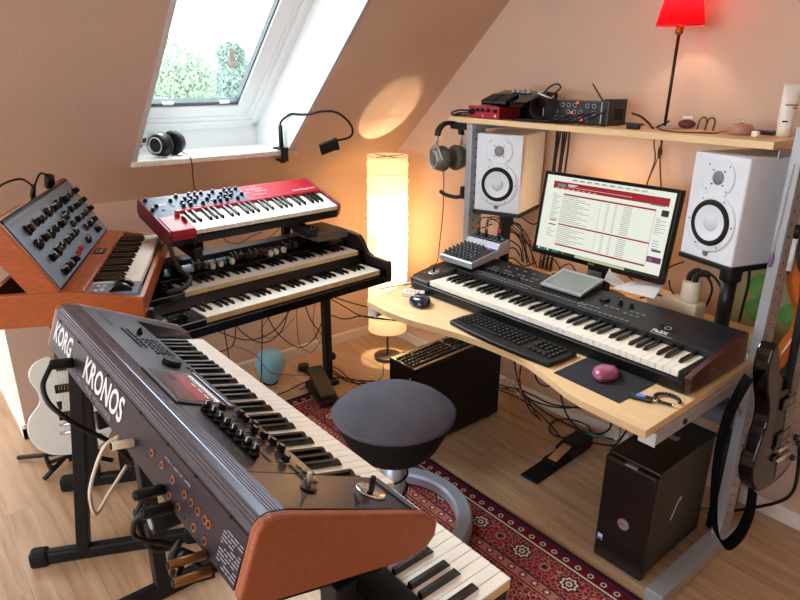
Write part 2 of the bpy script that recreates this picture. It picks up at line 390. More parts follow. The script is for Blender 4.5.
# skirting
struct(MB().prism([(0, 0), (.016, 0), (.016, .052), (.010, .06), (0, .06)], YC-.016, 0, 'y').build('baseboard_left', SKIRT))
struct(MB().prism([(0, 0), (-.016, 0), (-.016, .052), (-.010, .06), (0, .06)], 0, 5.4, 'x').build('baseboard_right', mat('skirting_white', '#d9d2cc', .5, noise=.02)))
struct(MB().prism([(YC, 0), (YC-.016, 0), (YC-.016, .052), (YC-.01, .06), (YC, .06)], -1.6, .016, 'x').build('baseboard_alcove', WHITE))
# walls behind the camera, with an opening added to let daylight in
wn = MB(); wn.box(5.4, 5.5, -5.2, .1, 0, sl(XE)+.1); struct(wn.build('wall_front', WALL))
wb = MB(); wb.box(-1.7, 5.5, -5.3, -5.2, 0, .8); wb.box(-1.7, .8, -5.3, -5.2, .8, sl(XE)); wb.box(.8, 5.5, -5.3, -5.2, 2.5, sl(XE)+.1); wb.box(4.2, 5.5, -5.3, -5.2, .8, 2.5)
struct(wb.build('wall_near', WALL))

# ------------------------------------------------------------------ keys
WP = .0235
def keybed(parent, x0, nwhite, start, y0, z, wl=.148, bl=.095, ivory=False, wh=.02, pitch=WP, bh=.011):
    """white keys from x0; start = index in C D E F G A B of the first white key"""
    wk = MB(); wk.box(.0006, pitch-.0006, 0, wl, -wh, 0, 0)
    if ivory: wk = MB(); wk.box(.0006, pitch-.0006, 0, wl, -.004, 0, 0); wk.box(.0006, pitch-.0006, .001, wl, -wh, -.004, 1)
    k0 = wk.build('white_key', [KEYW, KEYI], parent, .0012, 2, loc=(x0, y0, z))
    bw = .0112; bk = MB()
    bk.add([(-bw/2-.001, wl-bl, -.002), (bw/2+.001, wl-bl, -.002), (bw/2+.001, wl, -.002), (-bw/2-.001, wl, -.002),
            (-bw/2+.001, wl-bl+.010, bh), (bw/2-.001, wl-bl+.010, bh), (bw/2-.001, wl, bh), (-bw/2+.001, wl, bh)],
           [(0, 3, 2, 1), (4, 5, 6, 7), (0, 1, 5, 4), (1, 2, 6, 5), (2, 3, 7, 6), (3, 0, 4, 7)])
    b0 = None
    for i in range(nwhite):
        if i: dup(k0, (x0+i*pitch, y0, z))
        if (start+i) % 7 in (0, 1, 3, 4, 5) and i < nwhite-1:
            off = {0: -.0015, 1: .0015, 3: -.002, 4: 0, 5: .002}[(start+i) % 7]
            p = (x0+(i+1)*pitch+off, y0, z)
            if b0 is None: b0 = bk.build('black_key', KEYB, parent, .0012, 2, loc=p)
            else: dup(b0, p)

def knob(parent, name, p, r=.008, h=.014, tilt=None, mats=None, rot=None, src=None):
    if src: return dup(src, p, parent, rot)
    k = MB(); k.cyl((0, 0, 0), (0, 0, h*.35), r*1.15, r*1.1, 14); k.cyl((0, 0, h*.35), (0, 0, h), r*.9, r*.78, 14)
    k.box(-r*.12, r*.12, 0, r*.82, h*.3, h*1.04, 1)
    return k.build(name, mats or [BLACK, PRINT], parent, loc=p, rot=rot)

# ------------------------------------------------------------------ outside: trees
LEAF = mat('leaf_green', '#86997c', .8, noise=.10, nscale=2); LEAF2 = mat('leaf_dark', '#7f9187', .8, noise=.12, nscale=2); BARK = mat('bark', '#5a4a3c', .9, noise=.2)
def tree(x, y, zb, zt, rad, label, lm, seed):
    r = random.Random(seed); t = thing('tree', label, 'tree', (x, y, zb), group=None)
    b = MB(); b.tube([(0, 0, 0), (.1, .1, (zt-zb)*.4), (0, 0, (zt-zb)*.75)], [.16]*12+[.1]*8, 8); b.build('trunk', BARK, t)
    m = MB()
    for k in range(9):
        a = r.uniform(0, 6.28); rr = rad*r.uniform(.1, .65); c = Vector((rr*math.cos(a), rr*math.sin(a), (zt-zb)*r.uniform(.45, .86)))
        cr = rad*r.uniform(.32, .5)
        for i in range(1300):
            v = Vector((r.gauss(0, 1), r.gauss(0, 1), r.gauss(0, 1))).normalized()*cr*r.uniform(.6, 1)
            p = c+v; s = r.uniform(.05, .12); u = Vector((r.gauss(0, 1), r.gauss(0, 1), r.gauss(0, 1))).normalized(); w2 = u.orthogonal().normalized()
            m.add([p-u*s, p+w2*s*.6, p+u*s, p-w2*s*.6], [(0, 1, 2, 3)])
    m.build('foliage', lm, t, fix=False)
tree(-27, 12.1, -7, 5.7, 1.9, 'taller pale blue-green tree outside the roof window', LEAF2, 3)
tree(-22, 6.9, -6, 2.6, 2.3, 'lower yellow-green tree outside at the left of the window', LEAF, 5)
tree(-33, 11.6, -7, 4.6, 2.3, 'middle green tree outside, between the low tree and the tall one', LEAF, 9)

# ------------------------------------------------------------------ rug
RW, RH = 2.35, .745
rug = MB().box(-RW/2, RW/2, -RH/2, RH/2, 0, .007).build('persian_rug', rug_mat(RW, RH)); rug.location = (.46+RW/2, -.775-RH/2, .001)
tag(rug, 'dark red patterned persian rug on the laminate floor under the stool', 'rug')

# ------------------------------------------------------------------ KRONOS workstation
K = thing('workstation_keyboard', 'long graphite synthesizer with wooden end cheeks and touchscreen in the foreground', 'keyboard', (2.42, -1.795, .833), (R(16), 0, R(180)))
prof = [(.014, .06), (.048, .0815), (.281, .123), (.315, .1298), (.343, .1305), (.356, .125), (.3635, .113), (.370, .02), (.36, 0), (.07, 0), (.028, .012), (.012, .035)]
LK = 1.055
for a, b in ((0, .02), (LK-.02, LK)):
    MB().prism(prof, a, b).build('end_cheek', BENCH, K, .006, 3)
# chassis: panel slab, rear, bottom, left block
def topw(u): return .0815 + (u-.048)/(.281-.048)*.0415
ch = MB(); t0 = .19
ch.prism([(t0, topw(t0)-.001), (.314, .126), (.314, .10), (.355, .10), (.363, .022), (.355, .004), (.03, .004), (.03, .02), (t0, .02)], .02, LK-.02)
ch.build('case', KORGR, K)
MB().prism([(t0-.004, topw(t0)-.004), (t0-.004, topw(t0)+.0005), (.316, .1298), (.316, .11), (t0, .06)], .128, LK-.02).build('control_panel', KORGT, K, .001)
MB().prism([(.03, .03), (.02, .058), (.05, .0812), (.316, .1298), (.316, .02)], .02, .128).build('joystick_block', KORGT, K, .001)
MB().prism([(.03, .03), (.022, .058), (.05, .0812), (t0, topw(t0)+.001), (t0, .02)], .985, LK-.02).build('end_block', KORGT, K, .001)
rb = MB()
pr = [(.283, .1238)]
NR = 9
P3 = [(.316, .1302), (.340, .1308), (.354, .1255), (.3615, .113), (.3630, .098)]
def lerp_poly(P, t):
    ds = [0]
    for a, b in zip(P, P[1:]): ds.append(ds[-1]+math.dist(a, b))
    d = t*ds[-1]
    for i in range(len(P)-1):
        if d <= ds[i+1]+1e-9:
            s = (d-ds[i])/(ds[i+1]-ds[i]); return (P[i][0]+(P[i+1][0]-P[i][0])*s, P[i][1]+(P[i+1][1]-P[i][1])*s)
    return P[-1]
pts = []
NN = 13
for i in range(NN*2+1):
    a = lerp_poly(P3, i/(NN*2)); cx, cy = .32, .10
    dx, dy = a[0]-cx, a[1]-cy; l = math.hypot(dx, dy); g = .0014 if i % 2 else 0
    if 9 < i < 15: g = .0006
    pts.append((a[0]-dx/l*g, a[1]-dy/l*g))
rb.prism(pts+[(.35, .095), (.318, .10)], .02, LK-.02); rb.build('ribbed_rear_rail', RIDGE, K)
MB().prism([(p[0]+(p[0]-.32)*.012+.0, p[1]+(p[1]-.10)*.012) for p in (lerp_poly(P3, t/10) for t in range(36, 60, 3))]+[(.345, .118)], .021, LK-.021).build('dark_band', BLACKG, K)
MB().prism([(.3585, .104), (.362, .104), (.3695, .02), (.365, .02)], .02, LK-.02).build('rear_panel', KORGR, K)
keybed(K, .132, 36, 0, 0.0, .062, wl=.19, bl=.092+.042, wh=.022)
kl = MB(); kl.box(.02, .985, .012, .03, .01, .034); kl.build('key_slip', BLACK, K, .002)
# text on the rear (reads from behind: +x local is left)
RM = lambda x, u, wv: plane_m((x, .3628+(.104-wv)*.0893, wv), (-1, 0, 0), (0, -.0075, .084))
lt = MB(); lt.text('KORG', RM(1.015, .3655, .048), .062, .0006, bold=.0015, sx=.88)
lt.build('korg_lettering', PRINT, K, fix=False); lt = MB(); lt.text('KRONOS', RM(.757, .3655, .046), .066, .0006, bold=.0012, sx=.93)
lt.build('kronos_lettering', PRINT, K, fix=False); lt = MB(); lt.text('MUSIC WORKSTATION', RM(.72, .3675, .028), .016, .0005)
lt.text('MIDI  IN  OUT  THRU', RM(.86, .3675, .03), .010, .0005)
lt.text('L/MONO  R   AUDIO OUT   DAMPER', RM(.30, .3665, .076), .0065, .0005)
lt.build('port_lettering', PRINTG, K, fix=False); lt = MB()
for k in range(11):
    xx = .078
    for q_ in range(4):
        ww = .006+.004*((k*5+q_*3) % 4)
        if (k+q_) % 5: wv_ = .080-.005*k; lt.add([(xx, .3630+(.104-wv_)*.0893, wv_), (xx-ww, .3630+(.104-wv_)*.0893, wv_), (xx-ww, .3630+(.106-wv_)*.0893, wv_-.002), (xx, .3630+(.106-wv_)*.0893, wv_-.002)], [(0, 1, 2, 3)])
        xx -= ww+.003
lt.build('type_plate', PRINTG, K, fix=False)
GOLD = mat('gold_jack', '#b97a4e', .3, .8)
def jack(x, wv, ring=GOLD, r=.0065):
    j = MB(); j.cyl((0, 0, 0), (0, .004, 0), r, r, 14); j.cyl((0, .003, 0), (0, .0045, 0), r*.6, r*.6, 12, 1)
    o = j.build('socket', [ring, RUBBER], K, loc=(x, .361+(.104-wv)*.07, wv)); return o
for i, x in enumerate((.345, .30, .252, .205, .180, .155, .130, .118)): jack(x, .062 if i < 2 else .060)
for i, x in enumerate((.252, .215, .155, .118)): jack(x, .034)
for x in (.99, .83, .62, .43, .30, .19, .07):
    for wv in (.098, .030): MB().cyl((0, 0, 0), (0, .002, 0), .003, .0026, 8).build('screw', RUBBER, K, loc=(x, .3625+(.104-wv)*.06, wv))
# panel print & small buttons, everything on the sloping top (u, topw)
def TP(x, u, h=0): return (x, u, topw(u)+.0012+h)
SLK = math.atan2(.0415, .233)
bt = MB(); bt.box(-.0055, .0055, -.0025, .0025, 0, .0022)
b0 = None
def btn(x, u, src=[None]):
    if src[0] is None: src[0] = bt.build('button', BLACK, K, .0006, loc=TP(x, u), rot=(SLK, 0, 0))
    else: dup(src[0], TP(x, u))
for i in range(8):
    btn(.865-.018*i, .262); btn(.865-.018*i, .250)
for r_ in range(4):
    for i in range(5): btn(.80-.022*i, .236-.011*r_)
for i in range(4): btn(.70, .236-.012*i)
for i in range(8): btn(.375-.024*i+.0, .205)
for i in range(4): btn(.150-.016*i, .222)
for i in range(4): btn(.150-.016*i, .208)
for i in range(3): btn(.62-.02*i, .199)
knob(K, 'value_slider', TP(.852, .225), .006, .016)
dl = MB(); dl.cyl((0, 0, 0), (0, 0, .011), .021, .0195, 28); dl.ball((.009, 0, .011), .005, .005, .002, m=0); dl.build('value_dial', BLACK, K, .0015, loc=TP(.632, .232), rot=(SLK, 0, 0))
k0 = None
for i in range(8):
    p = TP(.366-.0258*i, .283-.010)
    if k0 is None: k0 = knob(K, 'knob', p, .0085, .019, rot=(SLK, 0, .5))
    else: dup(k0, p, K, (SLK, 0, .5+.3*(i % 3)))
sl0 = None
for i in range(9):
    x = .376-.0242*i if i < 8 else .166
    u = [.238, .212, .214, .208, .222, .216, .212, .210, .226][i]
    if sl0 is None:
        s_ = MB(); s_.box(-.006, .006, -.0045, .0045, .002, .013); s_.box(-.0062, .0062, -.0007, .0007, .0128, .0136, 1); s_.box(-.001, .001, -.012, .016, -.0008, .0006, 2)
        sl0 = s_.build('slider', [BLACK, PRINT, RUBBER], K, .001, loc=TP(x, u), rot=(SLK, 0, 0))
    else: dup(sl0, TP(x, u))
MB().box(0, .215, -.0015, .0015, 0, .0008).build('groove', RUBBER, K, loc=TP(.165, .252), rot=(SLK, 0, 0))
# vector joystick, joystick, ribbon
v = MB(); v.lathe([(.012, 0), (.0135, .001), (.0125, .002), (.003, .001)], n=24); v.build('vector_joystick_ring', BLACK, K, loc=TP(.078, .236), rot=(SLK, 0, 0))
v = MB(); v.cyl((0, 0, 0), (.002, .002, .026), .0035, .0038, 12); v.build('vector_joystick', ALU, K, .001, loc=TP(.078, .236))
v = MB(); v.lathe([(.001, -.001), (.012, .0002), (.022, .001), (.024, .0025), (.0265, .002), (.027, 0)], n=32); v.build('joystick_well', [CHROME], K, loc=TP(.073, .112), rot=(SLK, 0, 0))
v = MB(); v.cyl((0, 0, 0), (-.003, .004, .028), .0055, .0048, 14); v.build('joystick', BLACK, K, .001, loc=TP(.073, .112))
MB().box(-.05, .05, -.0045, .0045, 0, .001).build('ribbon_controller', RIDGE, K, loc=TP(.064, .066), rot=(SLK, 0, 0))
MB().box(-.0018, .0018, -.022, .022, 0, .0012).build('groove', RUBBER, K, loc=TP(.048, .163), rot=(SLK, 0, R(60)))
# touchscreen
sx0, sx1, su0, su1 = .390, .572, .203, .318
sm = MB(); sm.box(sx0, sx1, 0, .118, -.002, .0035, 0); sm.box(sx0, sx1, -.001, .010, .0035, .0065, 1)
sm.build('touchscreen_bezel', [KORGT, RIDGE], K, .0012, loc=(0, su0, topw(su0)+.001), rot=(SLK, 0, 0))
REDSC = mat('screen_red', '#8c2f36', .3, emit='#b0404a', es=.35); WHSC = mat('screen_white', '#dddddd', .3, emit='#f2f4f8', es=.7); DKSC = mat('screen_dark', '#4b403c', .12, noise=.03, emit='#6a5a54', es=.12, coat=.5); BKSC = mat('screen_black', '#111111', .3)
sc = MB(); X0, X1 = .407, .563
sc.box(X0-.006, X1, .016, .108, .0036, .0042, 0)
sc.box(X0+.002, X1-.016, .038, .066, .0042, .0046, 1)
sc.box(X0+.004, X1-.012, .022, .034, .0042, .0046, 2)
for i in range(17): sc.box(X0+.008+i*.0082, X0+.0125+i*.0082, .027, .036, .0046, .005, 3)
for i in range(9): sc.box(X1-.030-(i % 3)*.012, X1-.022-(i % 3)*.012, .060+(i//3)*.007, .064+(i//3)*.007, .0042, .0046, 3)
for i in range(3): sc.box(X0+.016+i*.03, X0+.034+i*.03, .040, .042, .0046, .005, 2)
sc.build('touchscreen', [DKSC, REDSC, WHSC, BKSC], K, loc=(0, su0, topw(su0)+.001), rot=(SLK, 0, 0))
# top lettering
tm = MB()
TM = lambda x, u: plane_m(TP(x, u, .0003), (-1, 0, 0), (0, -math.cos(SLK), -math.sin(SLK)))
TMp = lambda x, u: plane_m(TP(x, u, .0003), (1, 0, 0), (0, math.cos(SLK), math.sin(SLK)))
tm.text('KRONOS', TMp(.885, .268+.008), .013, .0003); tm.build('name_lettering', PRINTG, K, fix=False); tm = MB(); tm.text('KORG', TMp(.965, .268+.008), .010, .0003); tm.build('maker_lettering', PRINTG, K, fix=False); tm = MB()
for i in range(8):
    tm.add([TP(.356-.0258*i, .292), TP(.372-.0258*i, .292), TP(.372-.0258*i, .2935), TP(.356-.0258*i, .2935)], [(0, 1, 2, 3)])
for r_ in range(5):
    for i in range(4): tm.add([TP(.80-.026*i, .243-.011*r_), TP(.812-.026*i, .243-.011*r_), TP(.812-.026*i, .2441-.011*r_), TP(.80-.026*i, .2441-.011*r_)], [(0, 1, 2, 3)])
tm.build('panel_lettering', PRINTG, K, fix=False)

# ------------------------------------------------------------------ stage piano below it
S = thing('stage_piano', 'black stage piano tucked under the graphite synthesizer, keys jutting out', 'keyboard', (2.502, -1.687, .699), (0, 0, R(180)))
c = MB(); c.prism([(.012, 0), (.002, .02), (.002, .040), (.012, .044), (.155, .044), (.155, .076), (.228, .080), (.235, .07), (.235, 0)], .008, 1.228); c.build('case', BLACK, S, .003)
c = MB(); c.prism([(.02, .0), (.02, .045), (.155, .05), (.155, .08), (.228, .082), (.235, .0)], 1.23, 1.30); c.build('end_block', BLACKG, S, .004)
c = MB(); c.box(0, .003, .002, .15, 0, .003); 
keybed(S, .004, 52, 5, 0.0, .072, wl=.152, bl=.094, ivory=True, wh=.022)
FELT = mat('red_felt', '#7c2a1f', .9, noise=.1)

# ------------------------------------------------------------------ double-decker stand for both
ST = thing('keyboard_stand', 'black two-tier keyboard stand with long floor feet carrying the big keyboards', 'stand', (0, 0, 0))
def bar(mb, a, b, w_, h_, m=0):
    a, b = Vector(a), Vector(b); q = (b-a).to_track_quat('Z', 'X'); old = mb.M
    mb.M = Matrix.Translation(a) @ q.to_matrix().to_4x4(); mb.box(-w_/2, w_/2, -h_/2, h_/2, 0, (b-a).length, m); mb.M = old
for x in (1.33, 2.36):
    m_ = MB(); bar(m_, (x, -2.36, .03), (x, -1.56, .03), .06, .03); m_.build('foot', MATTE, ST, .006)
    for y in (-2.38, -1.555): MB().box(x-.035, x+.035, y-.03, y+.03, .0, .06).build('foot_cap', RUBBER, ST, .01)
    m_ = MB(); bar(m_, (x, -1.955, .05), (x, -1.955, .835), .05, .04); m_.build('upright', MATTE, ST, .004)
    m_ = MB(); bar(m_, (x, -2.06, .685), (x, -1.72, .685), .05, .026); m_.build('tier_arm', MATTE, ST, .004)
    m_ = MB(); bar(m_, (x, -2.10, .897), (x, -1.87, .830), .05, .022); m_.build('tier_arm', MATTE, ST, .004)
m_ = MB(); bar(m_, (1.33, -1.935, .50), (2.36, -1.935, .50), .05, .03); m_.build('cross_beam', MATTE, ST, .004)
m_ = MB(); m_.cyl((1.33, -1.955, .33), (1.33, -2.0, .33), .026, .026, 20); m_.build('clamp_knob', RUBBER, ST, .004)
m_ = MB(); m_.cyl((1.60, -1.96, .50), (1.60, -2.03, .50), .036, .034, 24); m_.cyl((1.60, -2.029, .50), (1.60, -2.032, .50), .02, .02, 20, 1); m_.build('clamp_knob', [RUBBER, PRINTG], ST, .003)

# ------------------------------------------------------------------ Moog-style analog synth
M = thing('analog_synthesizer', 'orange wooden analog synthesizer with a tilted blue-grey knob panel, far left', 'keyboard', (1.06, -1.81, .94), (0, 0, R(154.5)))
XL, XR = -.135, .655
for a, b in ((XL, XL+.022), (XR-.022, XR)):
    MB().prism([(-.022, -.046), (-.022, .022), (.05, .034), (.19, .054), (.40, .056), (.40, -.046)], a, b).build('side_cheek', MOOGW, M, .004, 3)
    MB().prism([(.198, .054), (.318, .262), (.330, .266), (.392, .235), (.282, .054)], a+.001, b-.001).build('panel_cheek', MOOGW, M, .003)
MB().prism([(-.020, -.044), (-.020, .012), (-.004, .016), (-.004, -.03)], XL+.022, XR-.022).build('front_rail', MOOGW, M, .003)
MB().prism([(.138, -.03), (.138, .046), (.144, .052), (.197, .058), (.20, .03)], XL+.022, XR-.022).build('wood_ledge', MOOGW, M, .003)
MB().box(XL+.022, XR-.022, -.015, .40, -.042, -.03).build('base', BLACK, M)
MB().box(XL+.022, XR-.022, .385, .398, -.03, .05).build('rear_board', MOOGW, M)
mh = MB(); mh.prism([(.206, .062), (.320, .258), (.385, .226), (.28, .062)], XL+.022, XR-.022); mh.build('panel_housing', BLACK, M)
AM = math.atan2(.202, .115)
MP = TX(0, .200, .0605) @ Matrix.Rotation(AM, 4, 'X')      # local: x, up the panel, out of it
def MX(x, v, h=0): return tuple(MP @ Vector((x, v, h)))
pl_ = MB(MP); pl_.box(XL+.023, XR-.023, 0, .232, -.004, 0); pl_.build('knob_panel', PANELM, M, .001)
MB(MP).box(XL+.023, XR-.023, .226, .233, -.03, .001).build('top_trim', BLACK, M)
ps = MB(MP)
ps.box(XL+.05, XR-.04, .207, .217, 0, .0006)
for i in range(18): ps.box(XL+.10+i*.038, XL+.108+i*.038, .196-(i % 2)*.006, .204, 0, .0005)
lns = [(-.05, .18), (.09, .18), (.2, .175), (.34, .18), (.47, .18), (-.05, .128), (.1, .128), (.29, .13), (.5, .132), (-.03, .08), (.17, .08), (.33, .08), (.5, .08), (.03, .045), (.2, .04), (.4, .045), (.53, .05)]
for x, v_ in lns: ps.box(x-.012, x+.014, v_-.0008, v_+.0008, 0, .0005)
ps.build('panel_print', PRINTG, M)
mk = None; mkb = None
def mknob(x, v, big=False):
    global mk, mkb
    r_ = .0135 if big else .0105; h = .022
    src = mkb if big else mk
    if src is None:
        k = MB(); k.cyl((0, 0, 0), (0, 0, .006), r_*1.3, r_*1.2, 18); k.cyl((0, 0, .006), (0, 0, h), r_, r_*.93, 16); k.cyl((0, 0, h), (0, 0, h+.0008), r_*.75, r_*.72, 16, 1); k.box(-.0014, .0014, 0, r_*1.25, .001, h+.001, 2)
        o = k.build('knob', [BLACKG, RUBBER, PRINT], M, loc=MX(x, v), rot=(AM, 0, .6))
        if big: mkb = o
        else: mk = o
    else: dup(src, MX(x, v), M, (AM, 0, rnd.uniform(-1.2, 1.2)))
for x, v, b in [(-.02, .176, 1), (.075, .178, 0), (.125, .176, 0), (.22, .180, 1), (.285, .178, 0), (.355, .182, 1), (.432, .18, 1), (.49, .182, 0), (.545, .182, 0), (.605, .182, 0),
                (-.025, .128, 1), (.045, .130, 0), (.11, .126, 1), (.18, .127, 0), (.24, .127, 0), (.30, .132, 0), (.348, .142, 0), (.43, .142, 0), (.49, .140, 0), (.55, .140, 0), (.605, .140, 0),
                (-.014, .075, 0), (.052, .076, 1), (.12, .078, 0), (.18, .076, 0), (.24, .078, 0), (.300, .077, 0), (.345, .102, 0), (.42, .102, 0), (.48, .100, 0), (.545, .100, 0), (.61, .100, 0),
                (-.015, .022, 0), (.05, .022, 0), (.115, .022, 0), (.36, .028, 0), (.44, .062, 0), (.50, .06, 0), (.555, .062, 0), (.52, .028, 0)]: mknob(x, v, b)
rk = None
for x, v in ((.178, .026), (.198, .026), (.232, .030), (.252, .030), (.385, .036), (.548, .036)):
    if rk is None: k = MB(); k.box(-.006, .006, -.008, .008, 0, .010); rk = k.build('rocker_switch', REDS, M, .002, loc=MX(x, v), rot=(AM, 0, 0))
    else: dup(rk, MX(x, v))
mb_ = MB(TX(.31, .168, .056) @ Matrix.Rotation(.08, 4, 'X')); mb_.box(-.035, .035, -.018, .018, 0, .002); mb_.build('name_plate', BLACK, M, .0005)
mt = MB(TX(.288, .160, .0585)); mt.text('moog', Matrix.Identity(4), .016, .0003); mt.box(0, .045, .016, .0175, 0, .0004); mt.build('name_lettering', PRINT, M, fix=False)
keybed(M, -.005, 26, 3, 0.0, .035, wl=.138, bl=.09, wh=.02)
wp = MB(); wp.box(XL+.023, -.006, -.003, .138, .0, .034); wp.build('wheel_panel', PANELM, M, .001)
for x in (-.088, -.045):
    wh_ = MB(); wh_.cyl((x-.010, .045, .022), (x+.010, .045, .022), .036, .036, 28); wh_.build('wheel', BLACKG, M, .003)
for i, y in enumerate((.098, .116)): MB().box(-.085, -.073, y-.005, y+.005, .034, .038).build('button', CREAM, M, .001); MB().box(-.045, -.033, y-.005, y+.005, .034, .038).build('button', CREAM, M, .001)
tb = MB(); sl_ = Vector((0, .062, -.031)).normalized()
def back(x, t, h=0): return Vector((x, .330+.062*t, .266-.031*t)) + Vector((0, .031, .062)).normalized()*h
for (a, b, m_) in ((.0, .20, 0), (.205, .25, 1), (.255, .28, 0)):
    tb.add([back(a-.1, .1, .001), back(b-.1, .1, .001), back(b-.1, .8, .001), back(a-.1, .8, .001)], [(0, 1, 2, 3)], m_)
tb.build('connector_strip', [REDS, cmat('blue_label', '#2b3a7c')], M, fix=False)
tag(MB().box(0, 0.001, 0, .001, 0, .001).build('_', BLACK), None) if False else None
p = M.matrix_basis
def Mw(x, y, z): return tuple((Matrix.Translation(Vector((1.06, -1.81, .94))) @ Matrix.Rotation(R(154.5), 4, 'Z')) @ Vector((x, y, z)))
c = MB(); c.cyl(Mw(.35, .36, .250), Mw(.33, .345, .290), .009, .007, 12); c.tube([Mw(.33, .345, .285), Mw(.25, .36, .325), Mw(.15, .40, .31), Mw(.12, .42, .24), Mw(.12, .45, .1)], .0035, 6)
tag(c.build('audio_cable', CABLE), 'thin black plug lead looping over the top of the orange synthesizer', 'cable')
c = MB(); c.cyl(Mw(.56, .36, .250), Mw(.54, .35, .292), .016, .013, 12); c.cyl(Mw(.60, .36, .250), Mw(.59, .355, .285), .013, .012, 12); c.tube([Mw(.54, .35, .29), Mw(.50, .37, .30), Mw(.49, .41, .2), Mw(.5, .45, .05)], .004, 6)
tag(c.build('power_cable', CABLE), 'thick double plug and lead at the far top corner of the orange synthesizer', 'cable')

# its stand
D1 = Vector((-.9026, .4305, 0)); D2 = Vector((.4305, .9026, 0))
SM = thing('keyboard_stand', 'black steel table stand with rubber-capped feet under the orange synthesizer', 'stand', (0, 0, 0))
base1 = Vector((.985, -2.10, 0))
for k in (0, 1):
    o_ = base1 + D1*(.43*k)
    m_ = MB(); bar(m_, o_ - D2*.12+Vector((0, 0, .028)), o_ + D2*.34+Vector((0, 0, .028)), .05, .035); m_.build('foot', MATTE, SM, .01)
    for t_ in (-.14, .36):
        m_ = MB(); bar(m_, o_ + D2*(t_-.03)+Vector((0, 0, .029)), o_ + D2*(t_+.03)+Vector((0, 0, .029)), .058, .052); m_.build('foot_cap', RUBBER, SM, .012)
    for t_, t2 in (((0, .10), (.20, .30)) if k == 0 else ((-.04, 0), (.08, .10))):
        m_ = MB(); bar(m_, o_ + D2*t_+Vector((0, 0, .04)), o_ + D2*t2+Vector((0, 0, .875)), .04, .045); m_.build('post', MATTE, SM, .003)
    m_ = MB(); bar(m_, o_ + D2*(.04 if k == 0 else -.06)+Vector((0, 0, .878)), o_ + D2*(.33 if k == 0 else .12)+Vector((0, 0, .878)), .04, .026); m_.build('top_arm', MATTE, SM, .004)
m_ = MB(); bar(m_, base1 + D2*.20+Vector((0, 0, .33)), base1 + D1*.43 + D2*.20+Vector((0, 0, .33)), .03, .03); m_.build('cross_bar', MATTE, SM, .004)

# ------------------------------------------------------------------ double manual organ
O = thing('stage_organ', 'dark wooden stage organ with two manuals of ivory-edged keys', 'keyboard', (.965, -1.571, .70), (0, 0, R(94.5)))
XA, XB = -.150, .878
cheek = [(-.022, 0), (-.024, .088), (-.015, .097), (.09, .100), (.125, .112), (.165, .165), (.185, .182), (.25, .188), (.33, .192), (.41, .188), (.41, .02), (.30, 0)]
for a, b in ((XA-.022, XA), (XB, XB+.022)): MB().prism(cheek, a, b).build('side_cheek', ORGW, O, .004, 3)
MB().prism([(-.018, 0), (-.018, .034), (-.004, .036), (-.004, .03), (.40, .03), (.40, 0)], XA, XB).build('base', BLACKG, O, .002)
MB().prism([(-.004, .03), (-.004, .058), (.14, .060), (.14, .03)], XA, -.004).build('lower_end_block', BLACKG, O, .002)
MB().prism([(-.004, .03), (-.004, .058), (.14, .060), (.14, .03)], .850, XB).build('lower_end_block', BLACKG, O, .002)
MB().prism([(.125, .030), (.125, .066), (.147, .092), (.149, .100), (.30, .100), (.30, .03)], XA, XB).build('manual_divider', BLACKG, O, .002)
MB().prism([(.146, .095), (.146, .119), (.28, .121), (.28, .095)], XA, -.004).build('upper_end_block', BLACKG, O, .002)
MB().prism([(.146, .095), (.146, .119), (.28, .121), (.28, .095)], .850, XB).build('upper_end_block', BLACKG, O, .002)
MB().prism([(.262, .118), (.262, .140), (.275, .150), (.345, .172), (.345, .12)], XA, XB).build('drawbar_panel', BLACKG, O, .002)
MB().prism([(.340, .12), (.335, .176), (.345, .186), (.41, .187), (.41, .12)], XA, XB).build('wooden_top', ORGW, O, .002)
keybed(O, 0, 36, 0, 0, .062, wl=.14, bl=.088, ivory=True, wh=.024, bh=.010)
keybed(O, 0, 36, 0, .150, .121, wl=.125, bl=.078, ivory=True, wh=.024, bh=.010)
for yy, zz in ((.1265, .0645), (.263, .1235)): MB().box(0, .846, yy, yy+.002, zz-.004, zz+.002).build('red_felt', FELT, O)
# drawbars
DW = mat('drawbar_white', '#f3e9d6', .3, noise=.02); DB = mat('drawbar_brown', '#4b2d1c', .3)
db = {}
SD = math.atan2(.022, .07)
for i, (x, c_, e) in enumerate([(.125, 1, .004), (.150, 1, .008), (.178, 0, .03), (.215, 0, .026), (.268, 0, .026), (.30, 1, .006), (.32, 1, .004), (.345, 1, .006), (.385, 1, .01), (.415, 1, .012), (.435, 1, .02), (.450, 0, .03), (.482, 0, .026), (.522, 0, .024), (.56, 1, .004), (.60, 1, .004)]):
    y_, z_ = .285, .162
    if c_ not in db:
        d_ = MB(); d_.box(-.008, .008, -.010, .010, -.004, .018, 0); d_.box(-.004, .004, 0, .05, -.001, .004, 1)
        db[c_] = d_.build('drawbar', [DB if c_ else DW, MATTE], O, .0025, loc=(x, y_-e+.01, z_-.3*e), rot=(SD, 0, 0))
    else: dup(db[c_], (x, y_-e+.01, z_-.3*e))
ob = None
for i in range(9):
    for j in range(2):
        p_ = (-.14+i*.013, .292+j*.022, .160+j*.007)
        if ob is None: ob = MB().box(-.004, .004, -.005, .005, 0, .004).build('button', BLACK, O, .001, loc=p_, rot=(SD, 0, 0))
        else: dup(ob, p_)
for i in range(12):
    dup(ob, (.65+i*.016, .30, .162))
kk = None
for x, y in ((-.12, .20), (-.06, .20), (-.04, .235)):
    p_ = (x, y, .1205)
    kk = knob(O, 'knob', p_, .011, .014, src=kk) if kk else knob(O, 'knob', p_, .011, .014)
MB().cyl((0, 0, 0), (0, 0, .006), .008, .007, 14).build('red_button', REDS, O, loc=(.055, .287, .157))
MB().cyl((-.06, .05, .058), (-.06, .045, .078), .0035, .0045, 10).build('toggle_switch', BLACK, O)
ol = MB()
